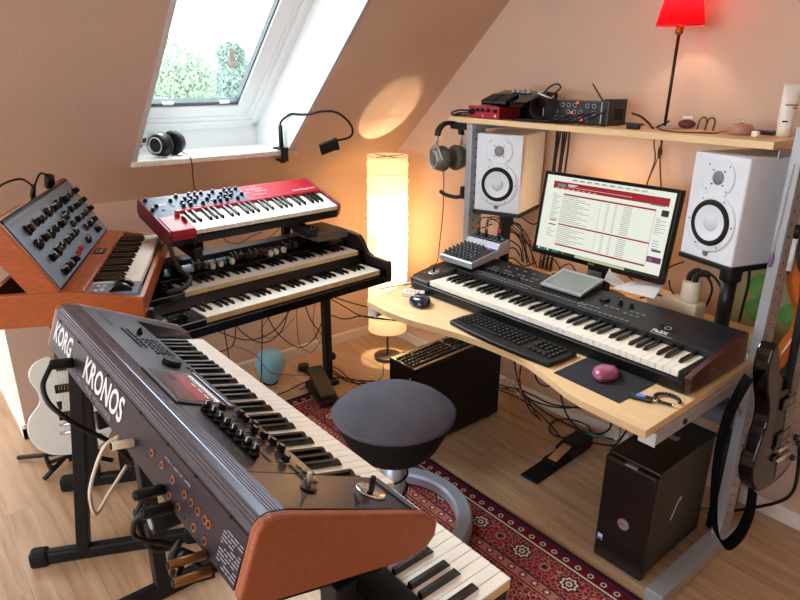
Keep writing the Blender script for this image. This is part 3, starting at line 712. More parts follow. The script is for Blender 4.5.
for x in (-.12, -.10, -.045, -.025): ol.box(x, x+.014, .060, .061, .0595, .0602)
ol.box(.70, .76, .318, .319, .1665, .1672); ol.box(.64, .68, .318, .319, .1665, .1672)
ol.build('panel_print', PRINTG, O); ol = MB(); ol.box(XA, -.004, -.0055, -.0045, .055, .0585); ol.box(XA, -.004, .1445, .1455, .116, .1195)
ol.build('edge_line', PRINTG, O)

# its column stand
CS = thing('column_stand', 'black central column stand under the two-manual organ, carrying the red keyboard above', 'stand', (0, 0, 0))
MB().box(.385, .425, -.725, -.685, .02, .70).build('column', MATTE, CS, .003)
MB().box(.385, .425, -1.47, -1.43, .02, .70).build('column', MATTE, CS, .003)
for y in (-.705, -1.45):
    MB().box(.34, .47, y-.03, y+.03, .0, .022).build('foot', MATTE, CS, .004)
    MB().box(.36, .86, y-.02, y+.02, .675, .699).build('tier_arm', MATTE, CS, .004)
MB().box(.39, .42, -1.45, -.705, .60, .64).build('cross_beam', MATTE, CS, .004)
for y in (-.925, -1.36):
    MB().box(.405, .440, y-.018, y+.018, .62, 1.0).build('upper_column', MATTE, CS, .003)
# nord arms
for y in (-.985, -1.50):
    m_ = MB(); m_.prism([(.43, .945), (.43, .99), (.47, 1.028), (.52, 1.022), (.755, .944), (.764, .965), (.776, .965), (.776, .925), (.74, .92)], y-.016, y+.016, 'y'); m_.build('upper_arm', MATTE, CS, .003)
MB().box(.43, .455, -1.50, -.925, .955, .99).build('upper_beam', MATTE, CS, .003)

# ------------------------------------------------------------------ red synth
N = thing('red_synthesizer', 'bright red synthesizer with grey knob section, topmost over the organ', 'keyboard', (.73, -1.49, 1.0), (R(18), 0, R(94.3)))
NA, NB = -.112, .694
RD = mat('red_synth', '#a01428', .48, noise=.05, nscale=10, coat=.06, spec=.3); RDS = mat('dark_red_side', '#7c1f2a', .45, noise=.06)
for a, b in ((NA, NA+.012), (NB-.012, NB)):
    MB().prism([(-.018, -.012), (-.020, .032), (-.010, .045), (.258, .048), (.258, -.010)], a, b).build('end_cheek', RDS, N, .004)
MB().prism([(-.012, -.022), (-.012, .008), (.25, .01), (.25, -.024)], NA+.004, NB-.004).build('base', BLACK, N, .002)
MB().prism([(.124, .005), (.124, .042), (.13, .046), (.255, .048), (.255, .005)], NA+.012, NB-.012).build('top_panel', RD, N, .002)
MB().prism([(-.018, .005), (-.020, .032), (-.010, .045), (.126, .046), (.126, .005)], NA+.012, -.004).build('left_block', RD, N, .003)
MB().box(.684, NB-.012, -.012, .126, .005, .040).build('right_block', RD, N, .003)
keybed(N, 0, 29, 0, -.008, .034, wl=.134, bl=.085, wh=.02)
g_ = MB(); g_.prism([(.140, .047), (.248, .0493), (.248, .045), (.140, .043)], -.105, .325); g_.prism([(.092, .0455), (.142, .0475), (.142, .04), (.092, .04)], -.105, -.012); g_.build('knob_section', NORDG, N, .001)
nk = None
PTS = []
for i, x in enumerate([-.095, -.075, .0, .03, .06, .085, .112, .138, .165, .19, .22, .245, .27, .298]):
    for j in range(4):
        if (i*7+j*5) % 6 in (0, 3) or (i > 2 and (i+j) % 2 == 0): PTS.append((x+.006*(j % 2), .155+j*.026))
for x, y in PTS:
    p_ = (x, y, .0478)
    nk = knob(N, 'knob', p_, .0078, .014, rot=(0, 0, rnd.uniform(-1, 1)), src=nk) if nk else knob(N, 'knob', p_, .0078, .014)
nb = None
for i in range(22):
    p_ = (-.055+i*.0165, .150+(i*37 % 5)*.021, .048)
    if any(math.hypot(p_[0]-a, p_[1]-b) < .013 for a, b in PTS): continue
    if nb is None: nb = MB().box(-.005, .005, -.003, .003, 0, .002).build('button', PRINTG, N, loc=p_)
    else: dup(nb, p_)
RB = cmat('red_display', '#8c1430', .3, emit='#c01830', es=.3)
for x, y, a in ((-.045, .19, .014), (.135, .225, .01), (.18, .178, .008), (.235, .165, .006)): MB().box(x-a, x+a, y-.005, y+.005, .0478, .0492).build('display', RB, N)
MB().box(-.033, -.013, .095, .108, .047, .066).build('pitch_stick', cmat('orange_wood', '#b8551f', .4), N, .003)
MB().cyl((-.022, .055, .040), (-.014, .055, .040), .022, .022, 24).build('mod_wheel', cmat('wheel_red', '#7a1420', .4), N, .002)
nl = MB(); NMt = lambda x, y: plane_m((x, y, .0485), (1, 0, 0), (0, 1, .01))
nl.text('nord lead A1', NMt(.545, .148), .024, .0004, bold=.0006)
nl.text('LEAD', NMt(.375, .232), .012, .0004); nl.text('ANALOG', NMt(.345, .208), .018, .0004); nl.text('SYNTH', NMt(.375, .186), .018, .0004); nl.text('A1', NMt(.325, .182), .018, .0004); nl.text('performance', NMt(.345, .160), .014, .0004)
nl.build('lettering', mat('pink_print', '#e6a5a8', .5), N, fix=False)

# small module on the organ's top
md = thing('effects_box', 'small grey-brown box on the right end of the organ top', 'device', (.628, -.865, .8885), (0, 0, R(3)))
MB().box(-.10, .10, -.085, .085, 0, .035).build('case', BROWNG, md, .004); MB().box(-.08, .08, -.06, .06, .035, .039).build('top_plate', cmat('box_plate', '#6b5e52', .5), md, .001)
for i in range(3): MB().cyl((-.04+.03*i, -.03, .039), (-.04+.03*i, -.03, .047), .007, .006, 12).build('knob', BLACK, md)

# ------------------------------------------------------------------ desk
DZ = .735
DK = thing('studio_desk', 'beech studio desk with concave front edge, perforated metal uprights and raised shelf', 'desk', (0, 0, 0))
front = [(1.13, -.975), (1.26, -.985), (1.38, -.976), (1.49, -.948), (1.60, -.922), (1.70, -.910), (1.825, -.906), (1.90, -.915), (1.961, -.935), (2.048, -.965), (2.10, -.985), (2.16, -.996), (2.25, -1.0), (2.360, -1.003)]
top = MB(); top.prism(front + [(2.352, -.32), (2.30, -.30), (2.30, -.05), (1.08, -.05), (1.05, -.70), (1.09, -.835)], DZ-.024, DZ, 'z'); top.build('desktop', [BEECH], DK, .0015)
UL, UR = 1.04, 2.335
HOLE = cmat('dark_hole', '#2a2a2c', .8)
for x in (UL, UR):
    u = MB(); u.box(x, x+.032, -.355, -.352, .03, 1.385); u.box(x, x+.003, -.355, -.285, .03, 1.385); u.box(x+.029, x+.032, -.355, -.285, .03, 1.385)
    u = MB(); u.prism([(x, -.355), (x+.032, -.355), (x+.032, -.268), (x, -.268)], .05 if x > 2 else DZ, 1.46 if x > 2 else 1.386, 'z')
    o_ = u.build('upright', ALUP, DK, .003)
    h = MB()
    for k in range(34):
        z_ = (.10 if x > 2 else DZ+.03)+k*.04
        if z_ > 1.37: break
        h.cyl((x+.0318, -.325, z_), (x+.0326, -.325, z_), .0045, .0045, 8)
        h.cyl((x+.0318, -.290, z_+.02), (x+.0326, -.290, z_+.02), .003, .003, 8)
    h = h.build('hole_row', HOLE, o_, fix=False)
    b = MB(); b.prism([(-.765, 0), (-.765, .05), (-.30, .055), (-.20, .055), (-.20, 0)], x-.012 if x > 2 else .990, x+.045 if x > 2 else 1.046, 'x'); b.build('foot', ALUP, DK, .003)
    if x < 2: b = MB(); b.box(1.0, 1.042, -.355, -.268, .05, DZ-.0245); b.build('lower_upright', ALUP, DK, .003)
    ax = x+.0 if x > 2 else 1.135
    b = MB(); b.box(ax+(-.015 if x > 2 else 0), ax+.03, -.955, -.16, DZ-.064, DZ-.025); b.build('support_arm', ALUP, DK, .002)
    b = MB(); b.box(ax-.017, ax+.032, -.958, -.954, DZ-.066, DZ-.025); b.build('arm_cap', cmat('white_cap', '#d8dade', .5), DK, .001)
    b = MB(); bar(b, (x+.02 if x > 2 else 1.02, -.37, .55), (x+.02 if x > 2 else 1.02, -.50, DZ-.06), .018, .006); b.build('strut', ALUP, DK)
b = MB(); b.cyl((UR+.030, -.80, DZ-.045), (UR+.034, -.80, DZ-.045), .009, .009, 14); b.build('bolt', RUBBER, DK)
b = MB(); b.box(UL+.032, UR, -.33, -.32, .60, .66); b.build('rear_rail', ALUP, DK, .002)
b = MB(); b.box(.92, 2.285, -.352, -.095, 1.390, 1.412); b.build('shelf', BEECH, DK, .0015)
for x in (UL+.035, UR-.035): MB().box(x-.003, x, -.34, -.06, 1.365, 1.389).build('shelf_bracket', ALUP, DK)

# ------------------------------------------------------------------ arranger keyboard on the desk
P = thing('arranger_keyboard', 'long black arranger keyboard with tilted LCD and mahogany end cheek on the desk', 'keyboard', (1.13, -.745, .74))
pe = [(0.004, .003), (-.004, .052), (.004, .058), (.04, .066), (.334, .107), (.345, .104), (.358, .012), (.350, .003)]
MB().prism(pe, 1.192, 1.212).build('end_cheek', MAHOG, P, .003)
MB().prism(pe, 0, .014).build('end_cheek', MAHOG, P, .003)
MB().prism([(.002, .0), (-.004, .035), (.006, .038), (.02, .04), (.345, .04), (.352, .0)], .014, 1.192).build('base', BLACK, P, .002)
MB().prism([(-.002, .036), (-.004, .052), (.008, .058), (.04, .066), (.165, .0835), (.165, .036)], .014, .108).build('joystick_block', cmat('brown_black', '#221a16', .4), P, .002)
MB().box(1.170, 1.192, .004, .16, .036, .062).build('end_block', BLACK, P, .002)
MB().prism([(.158, .04), (.158, .0815), (.334, .1065), (.343, .104), (.350, .04)], .014, 1.192).build('control_panel', cmat('panel_black', '#19181b', .42), P, .002)
keybed(P, .110, 45, 2, .006, .060, wl=.150, bl=.098)
def pw_(u): return .0815+(u-.158)*(.025/.176)
SP = math.atan2(.025, .176)
def PP(x, u, h=0): return (x, u, pw_(u)+h)
L = MB(); L.box(-.092, .092, -.072, .072, 0, .012); lb = L.build('lcd_bezel', cmat('silver_bezel', '#a9adb0', .35, metal=.3), P, .004, 3, loc=PP(.588, .292, .012), rot=(SP+.10, 0, 0))
L = MB(); L.box(-.078, .078, -.055, .052, .012, .013); L.build('lcd_screen', LCD, lb)
MB().prism([(.222, .09), (.222, .093), (.36, .125), (.36, .106)], .50, .676).build('lcd_housing', BLACK, P)
bb = None
BG = cmat('grey_button', '#77787e', .45); 
def pbtn(x, u, w_=.007):
    global bb
    if bb is None: bb = MB().box(-.0075, .0075, -.0028, .0028, 0, .003).build('button', BG, P, .0006, loc=PP(x, u), rot=(SP, 0, 0))
    else: dup(bb, PP(x, u))
for i in range(14): pbtn(.20+i*.0205, .178)
for i in range(14): pbtn(.20+i*.0205, .196)
for i in range(12): pbtn(.215+i*.0225, .240) if i % 4 != 3 else None
for i in range(11): pbtn(.225+i*.0225, .262) if i % 3 != 2 else None
for i in range(9): pbtn(.25+i*.022, .300) if i % 2 else None
for i in range(12): pbtn(.49+i*.0205, .190)
for i in range(10): pbtn(.71+i*.0205, .176)
for i in range(4): pbtn(.70+i*.022, .20)
for i in range(3): pbtn(.86+i*.022, .222); pbtn(.87+i*.022, .245)
for i in range(3): pbtn(.78+i*.022, .232)
d = MB(); d.cyl((0, 0, 0), (0, 0, .010), .019, .017, 26); d.build('value_dial', BLACK, P, .0015, loc=PP(.748, .268), rot=(SP, 0, 0))
k1 = None
for x in (.808, .850): k1 = knob(P, 'knob', PP(x, .272), .0075, .018, src=k1) if k1 else knob(P, 'knob', PP(x, .272), .0075, .018)
s1 = None
for i in range(9):
    p_ = PP(.215+i*.022, .222)
    if s1 is None: s1 = MB().box(-.004, .004, -.004, .004, 0, .008).build('slider', BLACK, P, .001, loc=p_)
    else: dup(s1, p_)
v = MB(); v.lathe([(.001, 0), (.018, .0005), (.021, .0025), (.023, 0)], n=28); v.build('joystick_ring', ALU, P, loc=(.060, .075, .0715), rot=(SP, 0, 0))
v = MB(); v.cyl((0, 0, 0), (0, .002, .022), .005, .0045, 12); v.build('joystick', BLACK, P, loc=(.060, .075, .0715))
v = MB(); tm_ = lambda x, u: plane_m(PP(x, u, .0006), (1, 0, 0), (0, math.cos(SP), math.sin(SP)))
v.text('Pa3X', tm_(.985, .170), .024, .0003, bold=.0008); 
v.box(.985, 1.06, .160, .1612, pw_(.161), pw_(.161)+.0008)
v.build('model_lettering', PRINT, P, fix=False)
v = MB(); c_ = PP(1.018, .213)
MB().box(-.030, .030, -.016, .016, 0, .0008).build('logo_plate', BLACKG, P, loc=c_, rot=(SP, 0, 0))
v = MB(); v.lathe([(.008, .0009), (.008, .0014), (.012, .0014), (.012, .0009)], n=20); v.build('logo_ring', PRINTG, P, loc=c_, rot=(SP, 0, 0))
v = MB()
for x, u, w_ in [(.03, .045, .012), (.08, .045, .008), (.03, .095, .01), (.085, .10, .008), (.05, .105, .01)]: v.box(x, x+w_, u, u+.006, .0675+(u-.04)*.141, .0681+(u-.04)*.141)
v.build('panel_print', PRINTG, P)
v = MB(); v.box(1.2121, 1.2127, .10, .13, .045, .049); v.build('side_badge', PRINTG, P)

# ------------------------------------------------------------------ small mixer on its left end
MXM = cmat('mixer_silver', '#a9acb4', .38, metal=.4); MXD = cmat('mixer_dark', '#3c3d42', .45)
mxr = thing('audio_mixer', 'small silver and dark mixing console crowded with knobs on the left of the arranger keyboard', 'mixer', (1.135, -.585, .838), (R(8), 0, R(0)))
MB().prism([(0, 0), (0, .022), (.006, .028), (.16, .034), (.175, .055), (.235, .060), (.235, 0)], 0, .19).build('case', MXM, mxr, .003)
MB().prism([(.010, .0290), (.158, .0350), (.158, .03), (.010, .02)], .006, .184).build('knob_panel', MXD, mxr, .001)
MB().prism([(.180, .0560), (.232, .0610), (.232, .05), (.180, .04)], .006, .184).build('jack_panel', MXD, mxr, .001)
kq = None
for i in range(8):
    for j in range(6):
        if i >= 6 and j > 2: continue
        p_ = (.018+i*.0215, .022+j*.0235, .030+j*.0009)
        if kq is None: kq = knob(mxr, 'knob', p_, .0058, .015, mats=[cmat('mixer_knob', '#56565c', .4), PRINT])
        else: dup(kq, p_, None, (0, 0, rnd.uniform(-1, 1)))
for i, c_ in enumerate((cmat('pink_button', '#e03070', .4, emit='#ff4080', es=.3), cmat('blue_button', '#3050e0', .4, emit='#4060ff', es=.4))): MB().box(.150+i*.018, .160+i*.018, .138, .146, .034, .040).build('button', c_, mxr, .001)
jq = None
for i in range(7):
    for j in range(2):
        p_ = (.022+i*.024, .194+j*.022, .0575+j*.002)
        if jq is None: j_ = MB(); j_.cyl((0, 0, 0), (0, 0, .003), .0065, .0065, 12); j_.cyl((0, 0, .003), (0, 0, .0034), .004, .004, 10, 1); jq = j_.build('jack', [ALU, RUBBER], mxr, loc=p_)
        else: dup(jq, p_)
RT_ = cmat('red_sleeve', '#d0281c', .4)
for i, (x, y) in enumerate(((.046, .194), (.070, .216), (.094, .194), (.142, .216), (.166, .194))):
    o = Matrix.Translation((1.135, -.585, .838)) @ Matrix.Rotation(R(8), 4, 'X') @ Vector((x, y, .061))
    m_ = MB(); m_.cyl(o, o+Vector((0, 0, .035)), .0055, .005, 10); m_.cyl(o+Vector((0, 0, .035)), o+Vector((0, 0, .048)), .0052, .0045, 10, 1)
    m_.tube([o+Vector((0, 0, .045)), o+Vector((.0, .02, .075)), o+Vector((.02, .08, .06)), o+Vector((.05-.04*i*.5, .22, -.04)), (1.20+.02*i, -.10, .745)], .0024, 6)
    tag(m_.build('audio_cable', [CABLE, RT_ if i != 2 else PRINTG]), 'black plug lead with red collar standing in the small mixer' if i != 2 else 'black plug lead with grey collar standing in the small mixer', 'cable', 'plug leads in the small mixer' if i != 2 else None)
m_ = MB(); m_.box(-.018, .018, -.012, .012, 0, .075, 0); m_.box(-.019, .0195, -.0125, -.012, .01, .05, 1)
tag(m_.build('power_adapter', [cmat('blue_box', '#3b5570', .5), cmat('green_label', '#8ea83a', .5)], bevel=.002, loc=(1.245, -.335, .846)), 'small upright blue box with green label behind the mixer', 'adapter')

# ------------------------------------------------------------------ monitor
MN = thing('computer_monitor', 'black widescreen monitor showing a white web page with red banner bars', 'monitor', (1.40, -.30, .885))
AT = math.atan2(.335, .048); MW, MH = .580, .338
base = Matrix.Translation((1.405, -.300, .885)) @ Matrix.Rotation(AT, 4, 'X')
mm = MB(TX(.005, 0, 0) @ Matrix.Rotation(AT, 4, 'X'))     # x, up, toward the viewer is +z? (checked below)
# after rotation local y goes up, local z points to -y (the viewer)
mm.box(0, MW, 0, MH, -.035, 0); mm.build('housing', BLACK, MN, .004)
for a in ((0, MW, 0, .018), (0, MW, MH-.013, MH), (0, .013, .018, MH-.013), (MW-.013, MW, .018, MH-.013)):
    mf = MB(TX(.005, 0, 0) @ Matrix.Rotation(AT, 4, 'X')); mf.box(*a, 0, .004); mf.build('bezel', BLACKG, MN, .001)
def em(name, c, e): return mat(name, '#050505', .4, noise=.01, emit=c, es=e, spec=.3)
PG = em('page_white', '#eef2e4', .86); PR = em('page_red', '#b81c28', .62); PT = em('page_grey', '#a5a89c', .55); PD = em('page_dark', '#3c4640', .3); PC = em('page_teal', '#3d9a98', .8); PGR = em('page_green', '#2fb050', .9); PBL = em('page_blue', '#3c4a78', .7); PSK = em('page_tan', '#dfe0b0', .62); PO = em('page_orange', '#c06040', .7)
scr = MB(TX(.005, 0, 0) @ Matrix.Rotation(AT, 4, 'X'))
x0, x1, y0, y1 = .013, MW-.013, .018, MH-.013
W_, H_ = x1-x0, y1-y0
def sq(a, b, c, d, m, h=.0012): scr.quad((x0+a*W_, y0+c*H_, h), (x0+b*W_, y0+c*H_, h), (x0+b*W_, y0+d*H_, h), (x0+a*W_, y0+d*H_, h), m)
sq(0, 1, 0, 1, 0, .0008)
sq(.065, .965, .835, .93, 1); sq(.10, .17, .865, .90, 4, .0014); 
for i in range(8): sq(.09+i*.045, .115+i*.045, .842, .848, 0, .0014)
sq(.19, .25, .885, .895, 0, .0014); sq(.19, .70, .873, .877, 0, .0014); sq(.84, .94, .825, .838, 2, .0014)
for i in range(10): sq(.22+i*.06, .26+i*.06, .965, .975, 3 if i < 6 else 2)
sq(.22, .86, .955, .958, 2); 
sq(.165, .885, .765, .785, 1); sq(.165, .885, .375, .393, 1); sq(.165, .885, .105, .125, 1)
for i in range(15):
    y_ = .745-i*.0235
    for a, b, c_ in ((.17, .30+.05*((i*7) % 3), 2), (.48, .485, 3), (.53, .55, 2), (.59, .61, 2), (.655, .72, 2)): sq(a, b, y_, y_+.006, c_)
for i in range(10):
    y_ = .352-i*.0235
    for a, b, c_ in ((.17, .28+.06*((i*5) % 3), 2), (.48, .485, 3), (.53, .55, 2), (.59, .61, 2), (.655, .72, 2)): sq(a, b, y_, y_+.006, c_)
for i in range(14): sq(.075, .11+.02*((i*5) % 3), .76-i*.024, .766-i*.024, 2)
sq(.08, .14, .415, .43, 1); sq(.08, .14, .355, .37, 1)
for i in range(4): sq(.07, .11+.03*(i % 2), .30-i*.03, .306-i*.03, 2)
sq(.925, .975, .72, .79, 3); sq(.93, .965, .715, .722, 8, .0014)
for i in range(9): sq(.90, .93+.04*((i*3) % 2), .68-i*.022, .686-i*.022, 2)
for i in range(4): sq(.905, .95, .42-i*.03, .427-i*.03, 2)
sq(.91, .975, .30, .325, 6); sq(.89, .99, .17, .24, 6); sq(.90, .93, .18, .22, 8, .0014); sq(.945, .975, .18, .225, 1, .0014)
sq(0, 1, 0, .035, 3, .001); sq(.35, .75, .0, .032, 7, .0011)
for i in range(9): sq(.02+i*.027, .036+i*.027, .008, .03, (0, 4, 5, 0, 3, 5, 5, 3, 8)[i], .0015)
for v_ in (.165, .885): sq(v_-.001, v_+.001, .12, .77, 8)
sq(.19, .27, .900, .908, 0, .0014); scr.build('screen', [PG, PR, PT, PD, PC, PGR, PBL, PSK, PO], MN, fix=False)
mf = MB(TX(.005, 0, 0) @ Matrix.Rotation(AT, 4, 'X')); mf.text('BenQ', TX(.275, .006, .0041), .012, .0002); mf.build('maker_lettering', PRINTG, MN, fix=False)
sd = MB(); sd.prism([(.035, -.13), (.085, -.13), (.10, .15), (.055, .15)], .255, .335); sd.build('stand_neck', BLACK, MN, .004)
sd = MB(TX(.295, .07, -.145)); sd.lathe([(.001, 0), (.11, 0), (.115, .006), (.105, .012), (.03, .018), (.001, .018)], n=36); sd.build('stand_base', BLACKG, MN)
MB().box(.265, .325, .028, .034, -.045, -.025).build('stand_trim', ALU, MN, .002)

# ------------------------------------------------------------------ speakers
def speaker(A, ang, label, zb, zt):
    s = thing('studio_monitor_speaker', label, 'speaker', (A[0], A[1], zb), (0, 0, R(ang)), 'white studio monitor speakers')
    W2, H2, D2_ = .21, zt-zb, .284
    MB().box(0, W2, 0, D2_, 0, H2).build('cabinet', SPK, s, .006, 3)
    cx, wz, tz = .105, H2*.365, H2*.79
    q = Matrix.Rotation(R(90), 3, 'X')                     # z -> -y
    b = MB(); b.lathe([(.093, 0), (.093, .003), (.088, .005), (.078, .0055), (.073, .0045)], (cx, .0005, wz), 48, q=q); b.build('woofer_ring', SPK, s)
    b = MB(); b.lathe([(.0735, .004), (.072, .008), (.067, .011), (.061, .011), (.057, .008), (.0555, .006)], (cx, 0, wz), 48, q=q); b.build('woofer_surround', RUBBER, s)
    b = MB(); b.lathe([(.0565, .0075), (.045, .0045), (.026, .0008)], (cx, 0, wz), 40, q=q); b.build('woofer_cone', CONE, s)
    b = MB(); b.lathe([(.0275, .0012), (.026, .003), (.018, .0065), (.009, .008), (.001, .0085)], (cx, 0, wz), 32, q=q); b.build('dust_cap', mat('dust_cap', '#c3c4cc', .4, noise=.02), s)
    b = MB(); b.lathe([(.062, 0), (.062, .002), (.058, .003), (.050, .002), (.030, -.000), (.022, .001)], (cx, -.0002, tz), 48, q=q); b.build('tweeter_plate', SPK, s)
    b = MB(); b.lathe([(.022, .0012), (.021, .0025), (.012, .0045), (.001, .005)], (cx, -.0002, tz), 24, q=q); b.build('tweeter_grille', GRILLE, s)
    sc0 = None
    for zc, r_, n_, a0_ in ((wz, .083, 6, 0), (tz, .054, 4, 45), (tz, .030, 4, 45)):
        for k in range(n_):
            a = R(a0_+k*360/n_); p_ = (cx+r_*math.cos(a), -.005 if zc == wz else -.0022, zc+r_*math.sin(a))
            if sc0 is None: b = MB(); b.cyl((0, .001, 0), (0, -.0012, 0), .0026, .0024, 8); sc0 = b.build('screw', RUBBER, s, loc=p_)
            else: dup(sc0, p_)
    b = MB(); b.cyl((cx, 0, .022), (cx, -.003, .022), .0095, .0095, 24); 
    o_ = b.build('badge', BLACKG, s); b = MB(); b.lathe([(.0055, .0032), (.0055, .0037), (.0078, .0037), (.0078, .0032)], (cx, 0, .022), 20, q=q)
    for k in range(3):
        a = R(90+120*k); b.cyl((cx, -.0034, .022), (cx+.006*math.cos(a), -.0034, .022+.006*math.sin(a)), .0008, .0008, 5)
    b.build('badge_emblem', PRINTG, o_)
    return s
def spk_stand(A, ang, label, zb):
    t = thing('speaker_stand', label, 'stand', (A[0], A[1], 0), (0, 0, R(ang)))
    MB().box(-.004, .214, .0, .262, zb-.016, zb-.001).build('top_plate', BLACK, t, .002)
    b = MB(); b.cyl((.105, .13, DZ+.02), (.105, .13, zb-.05), .024, .024, 20); b.build('pole', BLACK, t)
    b = MB(); b.cyl((.105, .13, zb-.085), (.105, .13, zb-.012), .034, .034, 20); b.build('collar', BLACK, t, .003)
    b = MB(); b.cyl((.105, .13, DZ+.001), (.105, .13, DZ+.022), .05, .04, 24); b.build('base', BLACK, t, .002)
AL = (1.099, -.35); AR = (2.058, -.35)
speaker(AL, 19.5, 'white studio speaker with big woofer left of the monitor under the shelf', 1.020, 1.352)
speaker(AR, -18.25, 'white studio speaker with big woofer right of the monitor by the metal upright', 1.034, 1.366)
spk_stand(AL, 19.5, 'black pole stand holding the left white speaker above the desk', 1.020)
spk_stand(AR, -18.25, 'black pole stand holding the right white speaker above the desk', 1.034)

# ------------------------------------------------------------------ computer keyboards, mice, small desk things
def computer_keyboard(name, label, loc, rot, L_, Wk, curved=False):
    k = thing(name, label, 'computer keyboard', loc, rot)
    c = MB()
    if curved: prof_ = [(0, 0), (L_*.25, -.012), (L_*.5, -.016), (L_*.75, -.012), (L_, 0), (L_+.006, Wk*.5), (L_, Wk), (0, Wk), (-.006, Wk*.5)]
    else: prof_ = [(0, 0), (L_, 0), (L_, Wk), (0, Wk)]
    c.prism(prof_, 0, .016, 'z'); c.build('case', BLACKG if not curved else BLACK, k, .004, 3)
    cap = MB(); s_ = .0155
    cap.add([(0, 0, 0), (s_, 0, 0), (s_, s_, 0), (0, s_, 0), (.002, .002, .006), (s_-.002, .002, .006), (s_-.002, s_-.002, .006), (.002, s_-.002, .006)], [(0, 3, 2, 1), (4, 5, 6, 7), (0, 1, 5, 4), (1, 2, 6, 5), (2, 3, 7, 6), (3, 0, 4, 7)])
    cap.add([(.006, .008, .0062), (.0085, .008, .0062), (.0085, .011, .0062), (.006, .011, .0062)], [(0, 1, 2, 3)], 1)
    k0 = None; n = 0
    cols = 20; px_ = (L_-.03)/cols; r0 = .028
    for r_ in range(5):
        for i in range(cols):
            if i in (14,) or (r_ == 1 and 14 < i < 18) or (r_ == 2 and 14 < i < 18 and False) or (r_ == 0 and i in (3, 5, 6, 7, 8)): continue
            if n >= 98: continue
            p_ = (.015+i*px_, r0+r_*(Wk-.045)/5, .016); n += 1
            if k0 is None: k0 = cap.build('keycap', [BLACK, PRINTG], k, loc=p_)
            else: dup(k0, p_)
    cb_ = MB()
    cb_.box(.015+3*px_, .015+9*px_-.002, r0, r0+s_, .016, .021); cb_.build('space_bar', BLACK, k, .001)
    return k
ck = computer_keyboard('computer_keyboard', 'black computer keyboard on the desk in front of the arranger keyboard', (1.518, -.892, DZ+.001), (0, 0, R(-1.5)), .455, .142, True)
ck2 = computer_keyboard('computer_keyboard', 'black and bronze computer keyboard lying on top of the tower under the desk', (1.262, -.825, .4165), (0, 0, R(93)), .415, .165)
tm2 = MB(); tm2.box(0, .415, .002, .018, .0162, .0172); tm2.build('palm_edge', cmat('bronze_edge', '#8a6a52', .4, metal=.3), ck2)
pad = MB().prism([(2.003, -.918), (2.236, -.930), (2.236, -.715), (2.003, -.728)], DZ+.0005, DZ+.003, 'z').build('mouse_pad', cmat('pad_black', '#1d1c24', .9), None, .0005)
tag(pad, 'thin black mouse pad under the pink mouse', 'mouse pad')
def mouse(label, loc, rz, m1, m2, s_=1):
    t = thing('computer_mouse', label, 'mouse', loc, (0, 0, rz))
    b = MB(); pr_ = []
    n, kk_ = 20, 8; vs = []
    for j in range(kk_+1):
        a = math.pi/2*j/kk_; 
        for i in range(n):
            t_ = 2*math.pi*i/n; ex = .052*math.cos(t_); ey = .031*math.sin(t_)*(1-.12*math.cos(2*t_))
            c_ = math.cos(a)**.6 if j < kk_ else 0
            vs.append((ex*c_*s_, ey*c_*s_, (.004+.025*math.sin(a)*(1-.25*(math.cos(t_)*c_)))*s_))
    fs = [(j*n+i, j*n+(i+1) % n, (j+1)*n+(i+1) % n, (j+1)*n+i) for j in range(kk_) for i in range(n)]
    b.add(vs, fs, 0, True); b.add(vs[:n], [tuple(range(n))[::-1]], 0); b.build('shell', m1, t)
    c = MB(); c.ball((0, 0, .0085*s_), .053*s_, .0325*s_, .008*s_, 20, 8); c.build('base', m2, t)
    c = MB(); c.cyl((.026*s_, -.003, .0175*s_), (.026*s_, .003, .0175*s_), .009*s_, .009*s_, 14); c.build('scroll_wheel', RUBBER, t)
mouse('pink and black mouse on the black mouse pad', (2.118, -.818, DZ+.004), R(100), cmat('pink_shell', '#9a4a6c', .35, coat=.3), BLACK, 1.1)
mouse('dark blue glossy mouse at the left end of the desk', (1.285, -.830, DZ+.001), R(150), cmat('navy_shell', '#1b2238', .2, coat=.5), BLACK, 1.25)
rc = MB(); rc.box(-.045, .045, -.024, .024, 0, .016, 0)
for i in range(4):
    for j in range(2): rc.box(-.03+i*.016, -.019+i*.016, -.014+j*.016, -.004+j*.016, .016, .0175, 1)
tag(rc.build('remote_control', [cmat('remote_white', '#e3ddd6', .4), cmat('remote_button', '#a9a6a4', .5)], bevel=.003, loc=(1.195, -.785, DZ+.001), rot=(0, 0, R(35))), 'small white button remote beside the dark blue mouse', 'remote')
us = thing('audio_player', 'small black stick player with lit blue display on the desk corner', 'player', (2.262, -.862, DZ+.001), (0, 0, R(20)))
MB().box(-.030, .030, -.0115, .0115, 0, .012).build('case', BLACKG, us, .004, 3); MB().box(-.014, .010, -.007, .007, .012, .0124).build('display', em('blue_display', '#3f7fe0', 1.1), us)
c = MB(); c.lathe([(.0045, -.001), (.006, 0), (.0045, .001)], (.034, 0, .006), 12); c.build('loop', CHROME, us)
br = thing('bead_bracelet', 'black bead bracelet lying in a loose ring by the keyboard corner', 'bracelet', (2.312, -.812, DZ+.001))
b0_ = None
for i in range(15):
    a = R(20+i*17); p_ = (.033*math.cos(a), .030*math.sin(a), .0055)
    if b0_ is None: b_ = MB(); b_.ball((0, 0, 0), .0055, n=10, k=6); b0_ = b_.build('bead', BLACKG, br, loc=p_)
    else: dup(b0_, p_)
b_ = MB(); b_.cyl((-.012, -.030, .005), (.026, -.022, .005), .004, .004, 10); b_.cyl((.026, -.022, .005), (.031, -.02, .005), .0045, .0045, 10, 1); b_.cyl((-.012, -.03, .005), (-.016, -.031, .005), .0045, .0045, 10, 1); b_.build('bar', [BLACKG, CHROME], br)
